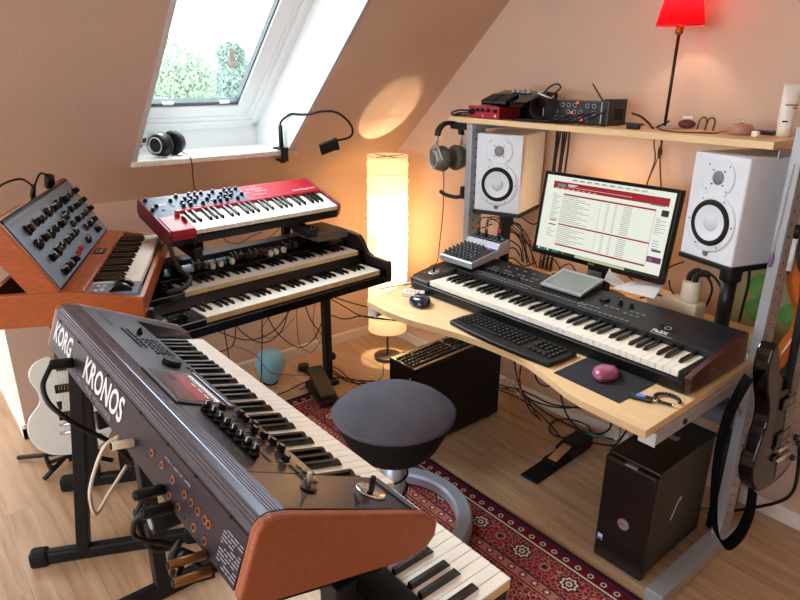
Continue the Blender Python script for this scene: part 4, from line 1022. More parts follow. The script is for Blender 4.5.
# papers and multi socket behind the keyboard
pp = MB(); a = [at(610, 288, y=-.33), at(618, 286, y=-.26), at(638, 302, y=-.27), at(628, 304, y=-.33)]
pp = MB(); pp.add([(1.78, -.34, .86), (1.87, -.34, .838), (1.85, -.28, .835), (1.775, -.30, .90)], [(0, 1, 2, 3)]); pp.add([(1.83, -.36, .845), (1.99, -.345, .843), (1.98, -.27, .875), (1.86, -.27, .862)], [(0, 1, 2, 3)])
pp.v = pp.v; o_ = pp.build('paper', cmat('paper', '#e6e2e0', .7)); sd_ = o_.modifiers.new('s', 'SOLIDIFY'); sd_.thickness = .0015; tag(o_, 'crumpled white sheets of paper behind the arranger keyboard', 'paper')
ms = thing('multi_socket', 'cream socket block with two black plugs standing behind the keyboard by the right speaker pole', 'socket', (2.055, -.21, DZ+.001), (0, 0, R(-10)))
b = MB(); b.cyl((0, 0, .09), (0, 0, .165), .034, .032, 24); b.build('socket', CREAM, ms, .003)
b = MB(); b.box(-.16, .05, -.03, .03, 0.03, .09); b.build('base', CREAM, ms, .006)
b = MB(); b.box(-.20, .10, -.045, .045, 0, .028); b.build('foot', PRINT, ms, .003)
for x in (-.012, .014): b = MB(); b.tube([(x, -.005, .16), (x, -.003, .185), (x+.02, .002, .205), (x+.045, .004, .20)], .010, 8); b.build('plug', BLACK, ms)

# ------------------------------------------------------------------ towers under the desk
tw = thing('computer_tower', 'black and charcoal computer tower with round front emblem under the right end of the desk', 'computer', (2.093, -.712, 0))
b = MB(); b.box(0, .178, .02, .405, .012, .402); b.build('case', PCS, tw, .004)
b = MB(); b.prism([(0, 0), (.184, 0), (.184, .03), (0, .03)], .0, .410, 'z'); b.build('front_panel', PCB, tw, .01, 3)
b = MB(); b.box(-.001, .184, .02, .405, .402, .418); b.build('top_panel', PCB, tw, .006)
b = MB(); b.box(-.0005, .0, .02, .405, 0, .402); b.build('left_panel', PCB, tw)
b = MB(); b.cyl((.098, -.004, .185), (.098, .001, .185), .020, .020, 28); eb = b.build('emblem', cmat('emblem_silver', '#b8a8ac', .35, metal=.5), tw, .001)
b = MB(); b.text('DELL', plane_m((.083, -.0044, .181), (1, 0, 0), (0, 0, 1)), .012, .0002); b.build('emblem_lettering', PCS, eb, fix=False)
MB().box(.012, .030, -.0008, .001, .075, .098).build('sticker', cmat('blue_sticker', '#c8d2e8', .4), tw); MB().box(.014, .028, -.0012, -.0006, .075, .084).build('sticker_band', cmat('sticker_blue', '#3f5fb8', .4), tw)
MB().box(.075, .115, -.0008, .012, .405, .4115).build('vent_print', PRINTG, tw)
b = MB(); b.tube([(.1785, .16, .17), (.1785, .18, .20), (.1785, .20, .235), (.1785, .215, .24), (.1785, .21, .225)], .002, 6); b.build('side_emblem', ALU, tw)
MB().box(.06, .12, .24, .27, .418, .4185).build('top_label', PRINTG, tw)
for z in (.30, .34): MB().box(.02, .164, -.001, .001, z, z+.001).build('drive_seam', RUBBER, tw)
t2 = thing('computer_tower', 'plain matte black computer tower standing left under the desk', 'computer', (1.055, -.80, 0))
b = MB(); b.box(0, .17, .015, .555, .010, .415); b.build('case', cmat('tower_black', '#131214', .5), t2, .004)
b = MB(); b.box(0.002, .168, 0, .015, .012, .412); b.build('front_panel', BLACKG, t2, .003)
for x in (.02, .15):
    for y in (.05, .5): MB().cyl((x, y, 0), (x, y, .012), .012, .012, 12).build('foot', RUBBER, t2)
MB().box(.140, .146, -.001, 0, .35, .362).build('power_light', PRINTG, t2)
# grey upholstered seat pushed under the desk
gs = thing('upholstered_stool', 'grey upholstered seat pushed under the desk behind the right tower', 'stool', (2.30, -.16, 0))
b = MB(); b.box(-.32, .02, -.13, .13, .43, .50); b.build('seat', cmat('grey_fabric', '#5e5f68', .9, bump=.3, bscale=300), gs, .025, 4)
for x in (-.28, -.01):
    for y in (-.09, .10): MB().cyl((x, y, 0), (x, y, .42), .014, .014, 10).build('leg', MATTE, gs)

# ------------------------------------------------------------------ stool
st_ = thing('swivel_stool', 'round dark grey cushioned stool on a post with a silver ring base', 'stool', (1.53, -1.16, .009))
c = MB(); c.lathe([(.001, .556), (.05, .553), (.10, .541), (.15, .520), (.19, .496), (.213, .476)], n=56); c.build('seat_cushion', STOOLT, st_)
c = MB(); c.lathe([(.213, .478), (.218, .473), (.217, .467), (.212, .463)], n=56); c.build('piping', cmat('piping', '#4a4852', .7), st_)
c = MB(); c.lathe([(.212, .464), (.192, .415), (.160, .350), (.135, .322), (.110, .312), (.05, .310), (.001, .310)], n=56); c.build('seat_shell', STOOLS, st_)
c = MB(); c.cyl((0, 0, .02), (0, 0, .315), .042, .042, 28); c.build('post', SILVERP, st_)
c = MB(); c.tube([(.050*math.cos(a*.4), .050*math.sin(a*.4), .08+a*.0042) for a in range(48)], .0045, 6, smooth=False); c.build('coil_cable', CABLE, st_)
c = MB(); n_ = 64; vs = []; 
prof_ = [(.235, .006), (.235, .040), (.243, .050), (.285, .050), (.293, .040), (.293, .006)]
ang = [R(-80+ i*(250/(n_-1))) for i in range(n_)]
for a in ang: vs += [(r_*math.cos(a), r_*math.sin(a), z_) for r_, z_ in prof_]
m6 = len(prof_)
c.add(vs, [(i*m6+j, i*m6+(j+1) % m6, (i+1)*m6+(j+1) % m6, (i+1)*m6+j) for i in range(n_-1) for j in range(m6)], 0, False); c.add(vs, [tuple(range(m6)), tuple(range((n_-1)*m6, n_*m6))])
c.build('ring_base', SILVERP, st_)
c = MB()
for a in (165,): c.tube([(0.03*math.cos(R(a)), .03*math.sin(R(a)), .03), (.26*math.cos(R(a)), .26*math.sin(R(a)), .028)], .02, 10, smooth=False)
c.build('base_arm', SILVERP, st_)

# ------------------------------------------------------------------ lamps
PAPER = shade_mat('rice_paper', '#f3e6cc', '#ffedcc', '#ffd9a0', .22, .55)
pl0 = thing('paper_floor_lamp', 'tall lit cylindrical paper lantern lamp in the corner of the room', 'lamp', (.37, -.262, 0))
c = MB(); c.lathe([(.001, 0), (.078, 0), (.080, .004), (.080, .018), (.076, .022), (.001, .022)], n=40); c.build('base', cmat('lamp_base_brown', '#3a2a20', .4), pl0)
c = MB(); c.cyl((0, 0, .02), (0, 0, 1.10), .006, .006, 10); c.build('pole', MATTE, pl0)
c = MB(); pr_ = [(.112 - (.0035 if i % 2 else 0) + .0012*math.sin(i*1.7), .185+i*(.995/44)) for i in range(45)]; c.lathe(pr_, n=56); c.build('paper_shade', PAPER, pl0)
ring0 = None
for z in [.185+i*(.995/11) for i in range(12)]:
    c = MB(); c.lathe([(.1125, -.001), (.1145, 0), (.1125, .001)], n=48)
    if ring0 is None: ring0 = c.build('wire_ring', cmat('bamboo_wire', '#b98a4e', .6), pl0, loc=(0, 0, z))
    else: dup(ring0, (0, 0, z))
c = MB(); c.cyl((-.11, 0, 1.175), (.11, 0, 1.175), .002, .002, 6); c.cyl((0, -.11, 1.175), (0, .11, 1.175), .002, .002, 6); c.build('top_spreader', MATTE, pl0)
BULB = mat('bulb_glow', '#ffffff', .4, emit='#ffd9a0', es=12, noise=.01)
def pointlight(name, loc, power, col, r_, parent):
    d = bpy.data.lights.new(name, 'POINT'); d.energy = power; d.color = col; d.shadow_soft_size = r_
    o = bpy.data.objects.new(name, d); COL.objects.link(o); o.location = loc; o.parent = parent; return o
c = MB(); c.ball((.0, -.03, .72), .028, .028, .035); c.build('bulb', BULB, pl0)
pointlight('lamp_light', (.0, .03, .72), 26, (1, .80, .52), .025, pl0)
rl = thing('red_shade_lamp', 'slim brass-black lamp with a small glowing red shade standing on the shelf', 'lamp', (1.832, -.148, 1.4125), (0, 0, 0))
c = MB(); c.lathe([(.001, 0), (.045, 0), (.045, .004), (.01, .008), (.001, .008)], n=32); c.build('base', cmat('pale_base', '#c8b8a8', .3), rl)
c = MB(); c.cyl((0, 0, .006), (.004, 0, .325), .0055, .0055, 12); c.build('pole', cmat('dark_bronze', '#2c1c12', .35, metal=.4), rl)
c = MB(); c.cyl((.004, 0, .318), (.004, 0, .345), .013, .011, 16); c.ball((.004, 0, .322), .014); c.build('socket', cmat('brass', '#8a5a2c', .35, metal=.7), rl)
RSH = shade_mat('red_shade', '#a80f1c', '#b80c14', '#c80818', .07, .40)
c = MB(); c.lathe([(.080, .338), (.079, .341), (.046, .50)], (.004, 0, 0), 40); so = c.build('shade', RSH, rl)
c = MB(); c.lathe([(.0795, .3375), (.0805, .340), (.0790, .342), (.0780, .339)], (.004, 0, 0), 40); c.build('shade_rim', cmat('rim_red', '#c82030', .6), so)
c = MB(); c.ball((.004, 0, .395), .020, .020, .026); c.build('bulb', BULB, rl)
pointlight('red_lamp_light', (.004, 0, .435), 4, (1, .82, .6), .02, rl)

# ------------------------------------------------------------------ guitars
def outline(kind):
    if kind == 'single':      # rounded single cutaway: (half-plane list), z up from the tail
        Lf = [(0, 0), (-.06, .004), (-.115, .028), (-.152, .075), (-.165, .13), (-.152, .185), (-.118, .225), (-.105, .255), (-.112, .295), (-.130, .335), (-.128, .375), (-.10, .41), (-.05, .425), (-.028, .41)]
        Rt = [(.028, .41), (.028, .36), (.05, .335), (.075, .355), (.10, .365), (.117, .345), (.118, .305), (.105, .262), (.116, .225), (.150, .185), (.165, .13), (.152, .075), (.115, .028), (.06, .004)]
    else:
        Lf = [(0, 0), (-.07, .004), (-.12, .03), (-.155, .08), (-.158, .14), (-.135, .20), (-.115, .25), (-.122, .31), (-.150, .37), (-.165, .43), (-.155, .485), (-.13, .50), (-.11, .47), (-.08, .40), (-.03, .37)]
        Rt = [(.03, .37), (.06, .38), (.10, .42), (.13, .45), (.147, .43), (.14, .37), (.115, .30), (.108, .25), (.13, .20), (.158, .14), (.155, .08), (.12, .03), (.07, .004)]
    P_ = Lf + Rt; out = []
    n = len(P_)
    for i in range(n):
        p0, p1, p2, p3 = [Vector(P_[(i+k) % n]) for k in (-1, 0, 1, 2)]
        for t in (0, .33, .66): out.append(tuple(.5*((2*p1)+(p2-p0)*t+(2*p0-5*p1+4*p2-p3)*t*t+(3*p1-p0-3*p2+p3)*t**3)))
    return out
def guitar(label, loc, rot, kind, bm, fm, scale_len=.62, pick=True, th=.044, nm=None, bridge=CHROME):
    g = thing('electric_guitar', label, 'guitar', loc, rot)
    ol = outline(kind); b = MB(); b.prism([(x, z) for x, z in ol], 0, th, 'y')
    # prism 'y' profile is (x, z)
    b.build('body', bm, g, .006, 3)
    zt = .40 if kind == 'single' else .36
    b = MB(); b.prism([(-.028, zt-.03), (.028, zt-.03), (.022, zt+.44), (-.022, zt+.44)], -.010, .010, 'y'); b.build('neck', nm or MAHOG, g, .004)
    b = MB(); b.box(-.026, .026, -.0125, -.010, zt-.04, zt+.44)
    for k in range(20): z_ = zt+.43-(.44)*(1-2**(-k/14))/(1-2**(-20/14)); b.box(-.026, .026, -.0137, -.0125, z_, z_+.0015, 1)
    b.build('fretboard', [KEYB, CHROME], g)
    b = MB(); b.prism([(-.022, zt+.44), (.022, zt+.44), (.038, zt+.50), (.030, zt+.60), (-.030, zt+.60), (-.038, zt+.50)], -.004, .010, 'y'); hd = b.build('headstock', bm, g, .003)
    t0 = None
    for k in range(6):
        p_ = ((-.045 if k < 3 else .045), .003, zt+.50+.035*(k % 3))
        if t0 is None: b = MB(); b.cyl((-.008, 0, 0), (.008, 0, 0), .005, .005, 10); t0 = b.build('tuning_peg', CHROME, hd, loc=p_)
        else: dup(t0, p_)
    b = MB()
    for k in range(6): b.cyl((-.0255+.0102*k, -.016, .115), (-.018+.0072*k, -.0155, zt+.44), .0006, .0005, 4)
    b.build('strings', CHROME, g)
    for z_ in ((.17, .285) if pick else ()):
        b = MB(); b.box(-.043, .043, -.007, 0, z_-.018, z_+.018); 
        pk = b.build('pickup', BLACKG, g, .002); b = MB()
        for k in range(6): b.cyl((-.028+.0112*k, -.0075, z_), (-.028+.0112*k, -.007, z_), .0025, .0025, 8); b.cyl((-.028+.0112*k, -.0075, z_+.010), (-.028+.0112*k, -.007, z_+.010), .002, .002, 8)
        b.build('pole_pieces', CHROME, pk)
    b = MB(); b.cyl((-.045, -.012, .135), (.045, -.012, .135), .006, .006, 12); b.cyl((-.04, -.012, .135), (-.04, 0, .135), .004, .004, 8); b.cyl((.04, -.012, .135), (.04, 0, .135), .004, .004, 8); b.build('bridge', bridge, g)
    b = MB(); b.cyl((-.048, -.012, .100), (.048, -.012, .100), .008, .008, 12); b.cyl((-.042, -.012, .10), (-.042, 0, .10), .005, .005, 8); b.cyl((.042, -.012, .10), (.042, 0, .10), .005, .005, 8); b.build('tailpiece', bridge, g)
    k0 = None
    for x, z_ in ((.095, .06), (.125, .10), (.10, .13)):
        if k0 is None: b = MB(); b.cyl((0, 0, 0), (0, -.014, 0), .011, .009, 14); k0 = b.build('control_knob', BLACKG if kind != 'single' else cmat('gold_knob', '#b08a4a', .3, metal=.6), g, loc=(x, 0, z_))
        else: dup(k0, (x, 0, z_))
    return g
guitar('white solid-body guitar with two black pickups on a floor stand against the low wall', (.415, -1.975, .075), (R(-15), 0, R(73)), 'single', cmat('cream_white', '#dfdcd2', .2, coat=.4), None)
gst = thing('guitar_stand', 'black folding floor stand holding the white guitar', 'stand', (.36, -1.99, 0))
for (a, b_, r_) in (((0, 0, .06), (-.18, -.17, .012), .010), ((0, 0, .06), (.06, -.12, .012), .010), ((0, 0, .06), (.10, .14, .012), .010), ((0, 0, .06), (-.14, .06, .012), .010)):
    m_ = MB(); m_.tube([a, b_], r_, 10, smooth=False); m_.build('leg', MATTE, gst)
m_ = MB(); m_.tube([(-.0, 0, .02), (-.015, 0, .30)], .011, 10, smooth=False); m_.build('post', MATTE, gst)
m_ = MB(); m_.tube([(.0, -.09, .085), (.03, -.09, .055), (.09, -.09, .052), (.115, -.09, .09)], .008, 8); m_.tube([(0, .09, .085), (.03, .09, .055), (.09, .09, .052), (.115, .09, .09)], .008, 8); m_.tube([(.02, -.09, .056), (.02, .09, .056)], .008, 8, smooth=False); m_.build('cradle', RUBBER, gst)
DGL = mat('black_burst_gloss', '#040303', .12, noise=.1, coat=.1, spec=.3); SIL = mat('sparkle_silver', '#8d8a86', .3, .7, noise=.4, nscale=150)
bg_ = guitar('glossy black guitar seen edge-on with its strap hanging, right of the desk', (2.512, -.440, .40), (R(-3), 0, R(87)), 'double', DGL, None, nm=BLACK)
b = MB(); b.prism([(.0, .02), (.11, .04), (.145, .11), (.12, .2), (.095, .25), (.11, .32), (.13, .40), (.07, .36), (.0, .35)], -.003, -.0005, 'y'); b.build('pickguard', SIL, bg_)
guitar('orange guitar hanging behind the black one at the right edge', (2.505, -.150, .58), (R(-2), 0, R(45)), 'double', cmat('orange_lacquer', '#c8641c', .2, coat=.5), None, nm=cmat('maple', '#c89a5a', .4))
hg = thing('guitar_hanger', 'metal hanger arm on the right desk upright holding the guitar necks', 'hanger', (0, 0, 0))
m_ = MB(); m_.tube([(2.368, -.31, 1.36), (2.42, -.34, 1.365), (2.60, -.34, 1.365)], .006, 8, smooth=False); m_.build('arm', MATTE, hg)
for x, y in ((2.46, -.44), (2.54, -.16)):
    m_ = MB(); m_.tube([(x, -.34, 1.365), (x, y, 1.365)], .005, 8, smooth=False); m_.build('hook', RUBBER, hg)
# strap
def ribbon(pts, wd, th, across):
    m = MB(); P_ = [Vector(p) for p in pts]; Q = []
    for i in range(len(P_)-1):
        p0, p1, p2, p3 = P_[max(i-1, 0)], P_[i], P_[i+1], P_[min(i+2, len(P_)-1)]
        for k in range(6): t = k/6; Q.append(.5*((2*p1)+(p2-p0)*t+(2*p0-5*p1+4*p2-p3)*t*t+(3*p1-p0-3*p2+p3)*t**3))
    Q.append(P_[-1]); A = Vector(across).normalized()*wd/2; vs = []
    for i, p in enumerate(Q):
        t = (Q[min(i+1, len(Q)-1)]-Q[max(i-1, 0)]).normalized(); nn = t.cross(A).normalized()*th/2
        vs += [p-A-nn, p+A-nn, p+A+nn, p-A+nn]
    n = len(Q); m.add(vs, [(i*4+j, i*4+(j+1) % 4, (i+1)*4+(j+1) % 4, (i+1)*4+j) for i in range(n-1) for j in range(4)], 0, True); m.add(vs, [(0, 1, 2, 3), tuple(range(n*4-4, n*4))]); return m
stp = ribbon([(2.44, -.62, .80), (2.415, -.60, .72), (2.392, -.58, .62), (2.385, -.57, .50), (2.392, -.56, .36), (2.415, -.56, .24), (2.450, -.55, .185), (2.480, -.54, .235), (2.492, -.53, .32), (2.485, -.52, .40)], .05, .004, (.72, -.69, .1))
tag(stp.build('guitar_strap', mat('strap_black', '#080808', .9, spec=.1, noise=.1)), 'black webbing strap hanging in a loop below the black guitar', 'strap')

# ------------------------------------------------------------------ headphones
def headphones(label, loc, rot, cupm, padm, bandm, ringm, sep, sc_):
    h = thing('headphones', label, 'headphones', loc, rot); h.scale = (sc_, sc_, sc_)
    for sx in (-1, 1):
        q = Matrix.Rotation(R(90*sx), 3, 'Y'); e = MB(); cx = sep*sx
        e.lathe([(.001, .026), (.030, .025), (.038, .018), (.042, .006), (.043, -.004)], (cx, 0, 0), 32, q=q); cp = e.build('ear_cup', cupm, h)
        e = MB(); e.lathe([(.043, -.003), (.046, -.012), (.042, -.022), (.030, -.024), (.022, -.018), (.001, -.014)], (cx, 0, 0), 32, q=q); e.build('ear_pad', padm, cp)
        e = MB(); e.lathe([(.025, .0268), (.026, .0285), (.029, .0285), (.030, .0262)], (cx, 0, 0), 32, q=q); e.build('cup_ring', ringm, cp)
        e = MB(); e.tube([(cx+.012*sx, -.042, .0), (cx+.020*sx, -.030, .030), (cx+.014*sx, 0, .050), (cx+.020*sx, .030, .030), (cx+.012*sx, .042, 0)], .0035, 8); e.tube([(cx+.014*sx, 0, .050), (cx+.010*sx, 0, .085)], .005, 8, smooth=False); e.build('yoke', ringm, cp)
    e = ribbon([((sep+.010)*math.cos(R(a))*1.02, 0, .080+.045*math.sin(R(a))) for a in range(0, 181, 20)], .028, .010, (0, 1, 0)); e.build('headband', bandm, h, .003)
    return h
hp1 = headphones('black headphones with silver cup rings lying on the white window sill', (.128, -1.335, ZS+.060), (0, 0, 0), BLACK, RUBBER, BLACK, ALU, .040, 1.2)
hp1.rotation_euler = Matrix(((-.5, 0, -.866), (.866, 0, -.5), (0, -1, 0))).to_euler()
hp2 = headphones('grey over-ear headphones hanging from the left end of the shelf', (.950, -.372, 1.232), (0, 0, R(-100)), cmat('hp_grey', '#6e665e', .4, metal=.4), cmat('velour_grey', '#57504a', .95), BLACK, ALU, .040, 1.25)
m_ = MB(); m_.tube([(.935, -.34, 1.372), (.95, -.40, 1.388), (.958, -.42, 1.372)], .006, 8); m_.box(.945, 1.04, -.362, -.356, 1.36, 1.389)
tag(m_.build('headphone_hook', MATTE), 'black hook under the shelf end carrying the grey headphones', 'hook')
m_ = MB(); m_.tube([(.90, -.37, 1.225), (.93, -.38, 1.15), at(443, 210, y=-.39), at(440, 240, y=-.40), at(437, 262, y=-.42), (.97, -.50, .74), (.93, -.52, .60)], .0022, 6)
tag(m_.build('headphone_cable', CABLE), 'thin dark cord dropping from the hanging grey headphones', 'cable')
cl = thing('cable_clamp', 'black clip arm fixed low on the left upright', 'clamp', (0, 0, 0))
m_ = MB(); m_.box(1.005, 1.039, -.35, -.31, 1.055, 1.11); m_.build('clamp', MATTE, cl, .004); m_ = MB(); m_.tube([(1.02, -.345, 1.07), (.99, -.36, 1.06), (.93, -.37, 1.065), (.90, -.37, 1.075)], .009, 8); m_.build('arm', MATTE, cl)
m_ = MB(); m_.tube([(.10, -1.295, ZS+.05), (.16, -1.28, ZS+.02), (.212, -1.272, ZS+.008), (.228, -1.272, ZS-.03), (.225, -1.273, 1.14), (.222, -1.27, 1.05), (.20, -1.27, .95)], .0025, 6)
tag(m_.build('headphone_cable', CABLE), 'black cord hanging over the sill edge from the black headphones', 'cable')

# ------------------------------------------------------------------ gooseneck lamp on the sill
gl = thing('clip_lamp', 'black gooseneck clip lamp clamped to the right end of the window sill', 'lamp', (0, 0, 0))
gx, gy = .195, -.795
m_ = MB(); m_.box(gx-.045, gx+.030, gy-.022, gy+.022, ZS+.0045, ZS+.014); m_.box(gx+.022, gx+.032, gy-.018, gy+.018, ZS-.045, ZS+.014); m_.box(gx-.030, gx+.032, gy-.018, gy+.018, ZS-.052, ZS-.042); m_.cyl((gx+.005, gy, ZS-.045), (gx+.005, gy, ZS-.024), .006, .006, 10); m_.cyl((gx+.005, gy, ZS-.060), (gx+.005, gy, ZS-.050), .016, .016, 14); m_.build('clamp', MATTE, gl)
m_ = MB(); m_.cyl((gx, gy, ZS+.012), (gx, gy, 1.345), .012, .010, 16); m_.build('handle', MATTE, gl)
gp = [(gx, gy, 1.34), (gx+.003, gy+.002, 1.36)] + [tuple(at(px_, py_, x=x_)) for px_, py_, x_ in ((284, 118.5, .21), (291, 114, .27), (300, 114.5, .36), (310, 114, .46), (322, 111.5, .54), (335, 112, .58), (346, 119, .58), (352.5, 129, .56), (350, 137, .55), (337, 140.5, .53))]
m_ = MB(); m_.tube(gp, .0052, 10); m_.build('gooseneck', RUBBER, gl)
hd = Vector(gp[-1]); hx = -RT*.93 + Vector((0, 0, -.25)) + Vector((.3, 0, 0)); hx.normalize(); HM = plane_m(hd, hx, Vector((.3, -.3, .9)))
m_ = MB(HM); m_.cyl((.008, -.045, 0), (.008, .012, 0), .012, .012, 16); m_.box(.010, .090, -.040, .014, -.012, .006); hq = m_.build('lamp_head', MATTE, gl, .003)
m_ = MB(HM); m_.box(.0895, .0915, -.030, .006, -.009, .003); m_.box(.075, .085, -.030, -.012, .0058, .007); m_.build('light_window', PRINTG, hq)

# ------------------------------------------------------------------ things on the shelf
SZ = 1.4125
RI = thing('audio_interface', 'red audio interface box at the left end of the shelf front', 'audio interface', (1.030, -.338, SZ), (0, 0, R(-3)))
MB().box(0, .180, .004, .13, .005, .048).build('case', cmat('anodised_red', '#8e1626', .35, metal=.4), RI, .003)
MB().box(-.002, .182, 0, .005, .003, .050).build('front_panel', cmat('front_red', '#a81a2e', .35, metal=.2), RI, .001)
k0 = None
for x in (.058, .088, .122, .163):
    if k0 is None: m_ = MB(); m_.cyl((0, .001, 0), (0, -.012, 0), .008, .007, 14); k0 = m_.build('knob', BLACK, RI, loc=(x, 0, .034))
    else: dup(k0, (x, 0, .034))
for x in (.025,): m_ = MB(); m_.cyl((x, .001, .026), (x, -.004, .026), .014, .014, 18); m_.build('input_socket', RUBBER, RI)
m_ = MB(); m_.cyl((.163, 0, .014), (.163, -.002, .014), .005, .005, 12); m_.cyl((.09, 0, .012), (.09, -.002, .012), .003, .003, 8); m_.build('port', CREAM, RI)
FX = thing('effects_pedal_board', 'black multi-effects unit with pedals lying behind the red box on the shelf', 'effects unit', (1.075, -.320, SZ), (0, 0, R(-2)))
MB().prism([(.13, .0), (.13, .052), (.005, .054), (.02, .072), (.10, .100), (.15, .112), (.215, .105), (.215, 0)], 0, .245).build('case', BLACKG, FX, .004)
for x in (.01, .085): MB().prism([(-.004, .060), (-.002, .074), (.070, .100), (.078, .092)], x, x+.068).build('pedal', BLACK, FX, .003)
k0 = None
for i in range(4):
    p_ = (.09+.028*i, .112, .104)
    k0 = knob(FX, 'knob', p_, .010, .014, mats=[ALU, RUBBER], src=k0) if k0 else knob(FX, 'knob', p_, .010, .014, mats=[ALU, RUBBER])
RK = thing('rack_interface', 'black rack-mount audio unit with ports and small red lights in the middle of the shelf', 'audio interface', (1.385, -.265, SZ+.001), (0, 0, R(-2)))
MB().box(0, .27, .012, .110, 0, .085).build('case', BLACKG, RK, .003)
MB().box(-.002, .258, .004, .012, .002, .084).build('rear_plate', cmat('rear_plate', '#26262a', .45), RK, .001)
MB().prism([(0, 0), (0, .088), (.012, .094), (.115, .094), (.115, 0)], .262, .292).build('end_handle', cmat('handle_black', '#1a1a1c', .4), RK, .004)
MB().box(.258, .263, .0, .02, .006, .084).build('handle_edge', ALUP, RK, .002)
k0 = None
for i in range(8):
    for j in range(3):
        if (i+j) % 4 == 3: continue
        p_ = (.022+.029*i, .004, .018+.025*j)
        if k0 is None: m_ = MB(); m_.cyl((0, 0, 0), (0, -.0015, 0), .0085, .0085, 14); m_.cyl((0, -.0015, 0), (0, -.002, 0), .0055, .0055, 12, 1); k0 = m_.build('port', [PRINTG, RUBBER], RK, loc=p_)
        else: dup(k0, p_)
LR = em('red_led', '#ff3010', 6)
for x, z in ((.15, .078), (.125, .040), (.175, .015)): m_ = MB(); m_.cyl((x, .004, z), (x, .001, z), .0035, .003, 8); m_.build('red_light', LR, RK)
MB().box(.285, .2925, .04, .09, .02, .06).build('side_socket', RUBBER, RK)
m_ = MB(); m_.cyl(at(604, 103, y=-.27), at(593, 84, y=-.25), .0032, .0028, 8); tag(m_.build('antenna', BLACK), 'short black antenna rod sticking up from the rack unit', 'antenna')
def tubew(name, label, pts, r_, mt_=CABLE, group=None, cat='cable', n=7):
    m_ = MB(); m_.tube(pts, r_, n); o = m_.build(name, mt_); tag(o, label, cat, group); return o
Zs = SZ+.004
for k in range(5):
    y_ = -.335+.009*k; x0_ = 1.27+.03*k
    tubew('audio_cable', 'black leads tangled along the shelf in front of the rack unit', [(x0_, y_, Zs), (x0_+.10, y_-.006, Zs+.006*(k % 2)), (x0_+.17, y_+.004, Zs+.004), (x0_+.22, y_+.0, Zs+.02), (x0_+.20+.02*k, -.275, Zs+.02+.008*k)], .0032, group='tangled leads on the shelf')
coil = thing('cable_coil', 'coiled black lead tied with a white band between pedals and rack unit', 'cable', (1.385, -.295, SZ+.055))
for k in range(5):
    m_ = MB(); m_.tube([((.042+.003*k)*math.cos(a*.42), .010*k-.015+.004*math.sin(a), (.040+.003*k)*math.sin(a*.42)) for a in range(16)], .0034, 7); m_.build('loop', CABLE, coil)
m_ = MB(); m_.tube([(.0, -.022, .055), (.03, -.03, .048), (.045, .0, .038), (.03, .03, .045), (0, .022, .052), (-.005, -.0, .06), (0, -.022, .055)], .0035, 7); m_.build('white_tie', PRINT, coil)
m_ = MB(); m_.tube([(0, 0, .045), (.03, 0, .075), (.07, -.005, .09), (.085, 0, .075), (.04, .005, .045)], .0034, 7); m_.build('loose_end', CABLE, coil)
tubew('audio_cable', 'two thick black leads plugged into the front of the red box', [(1.045, -.348, SZ+.028), (1.02, -.362, SZ+.030), (.985, -.360, SZ+.027), (.935, -.345, SZ+.016), (.925, -.33, SZ+.006), (.95, -.30, SZ+.005)], .0042)
tubew('audio_cable', 'lower black lead bending around left of the red box', [(1.045, -.350, SZ+.020), (1.0, -.368, SZ+.018), (.965, -.352, SZ+.012), (.945, -.335, SZ+.005), (1.0, -.28, SZ+.006)], .0038)
tubew('power_cable', 'black mains lead running from the rack end along the shelf', [(1.705, -.165, SZ+.045), (1.74, -.16, SZ+.035), (1.78, -.17, SZ+.015), (1.81, -.20, SZ+.005), (1.84, -.24, SZ+.004)], .004)
for k in range(7):
    x_ = 1.285+.011*k
    tubew('hanging_cable', 'black leads dropping in a bundle behind the shelf beside the left speaker', [(x_, -.085, SZ+.012), (x_+.004, -.055, 1.37), (x_-.006*(k % 3), -.05, 1.22), (x_+.008*((k*2) % 3)-.01, -.06, 1.02), (x_+.01*(k % 2), -.08, .85), (x_, -.09, .74)], .0038, group='lead bundle behind the shelf')
for k, (a_, b_) in enumerate(((655, 655), (663, 651), (662, 660))):
    tubew('hanging_cable', ['brown lead dropping straight behind the shelf beside the red-shaded lamp', 'thin brown lead with dark inline switch under the red-shaded lamp', 'brown lead curving down right of the inline switch'][k],
          [at(a_, 128, y=-.06), at(a_-1, 145, y=-.05), at((655, 657, 660)[k], 160, y=-.05), at((647, 647, 661)[k], 184, y=-.07), at((644, 643, 663)[k], 200, y=-.08), at((644, 643, 663)[k], 235, y=-.09), at((644, 643, 663)[k], 260, y=-.09)], .003 if k != 1 else .002, CABLEB)
sw = MB(); p_ = at(660, 152, y=-.045); sw.ball(p_, .009, .007, .026); tag(sw.build('inline_switch', BLACK), 'dark oval switch on the lamp cord under the shelf', 'switch')
def onshelf(px_, py_): return at(px_, py_, z=SZ)
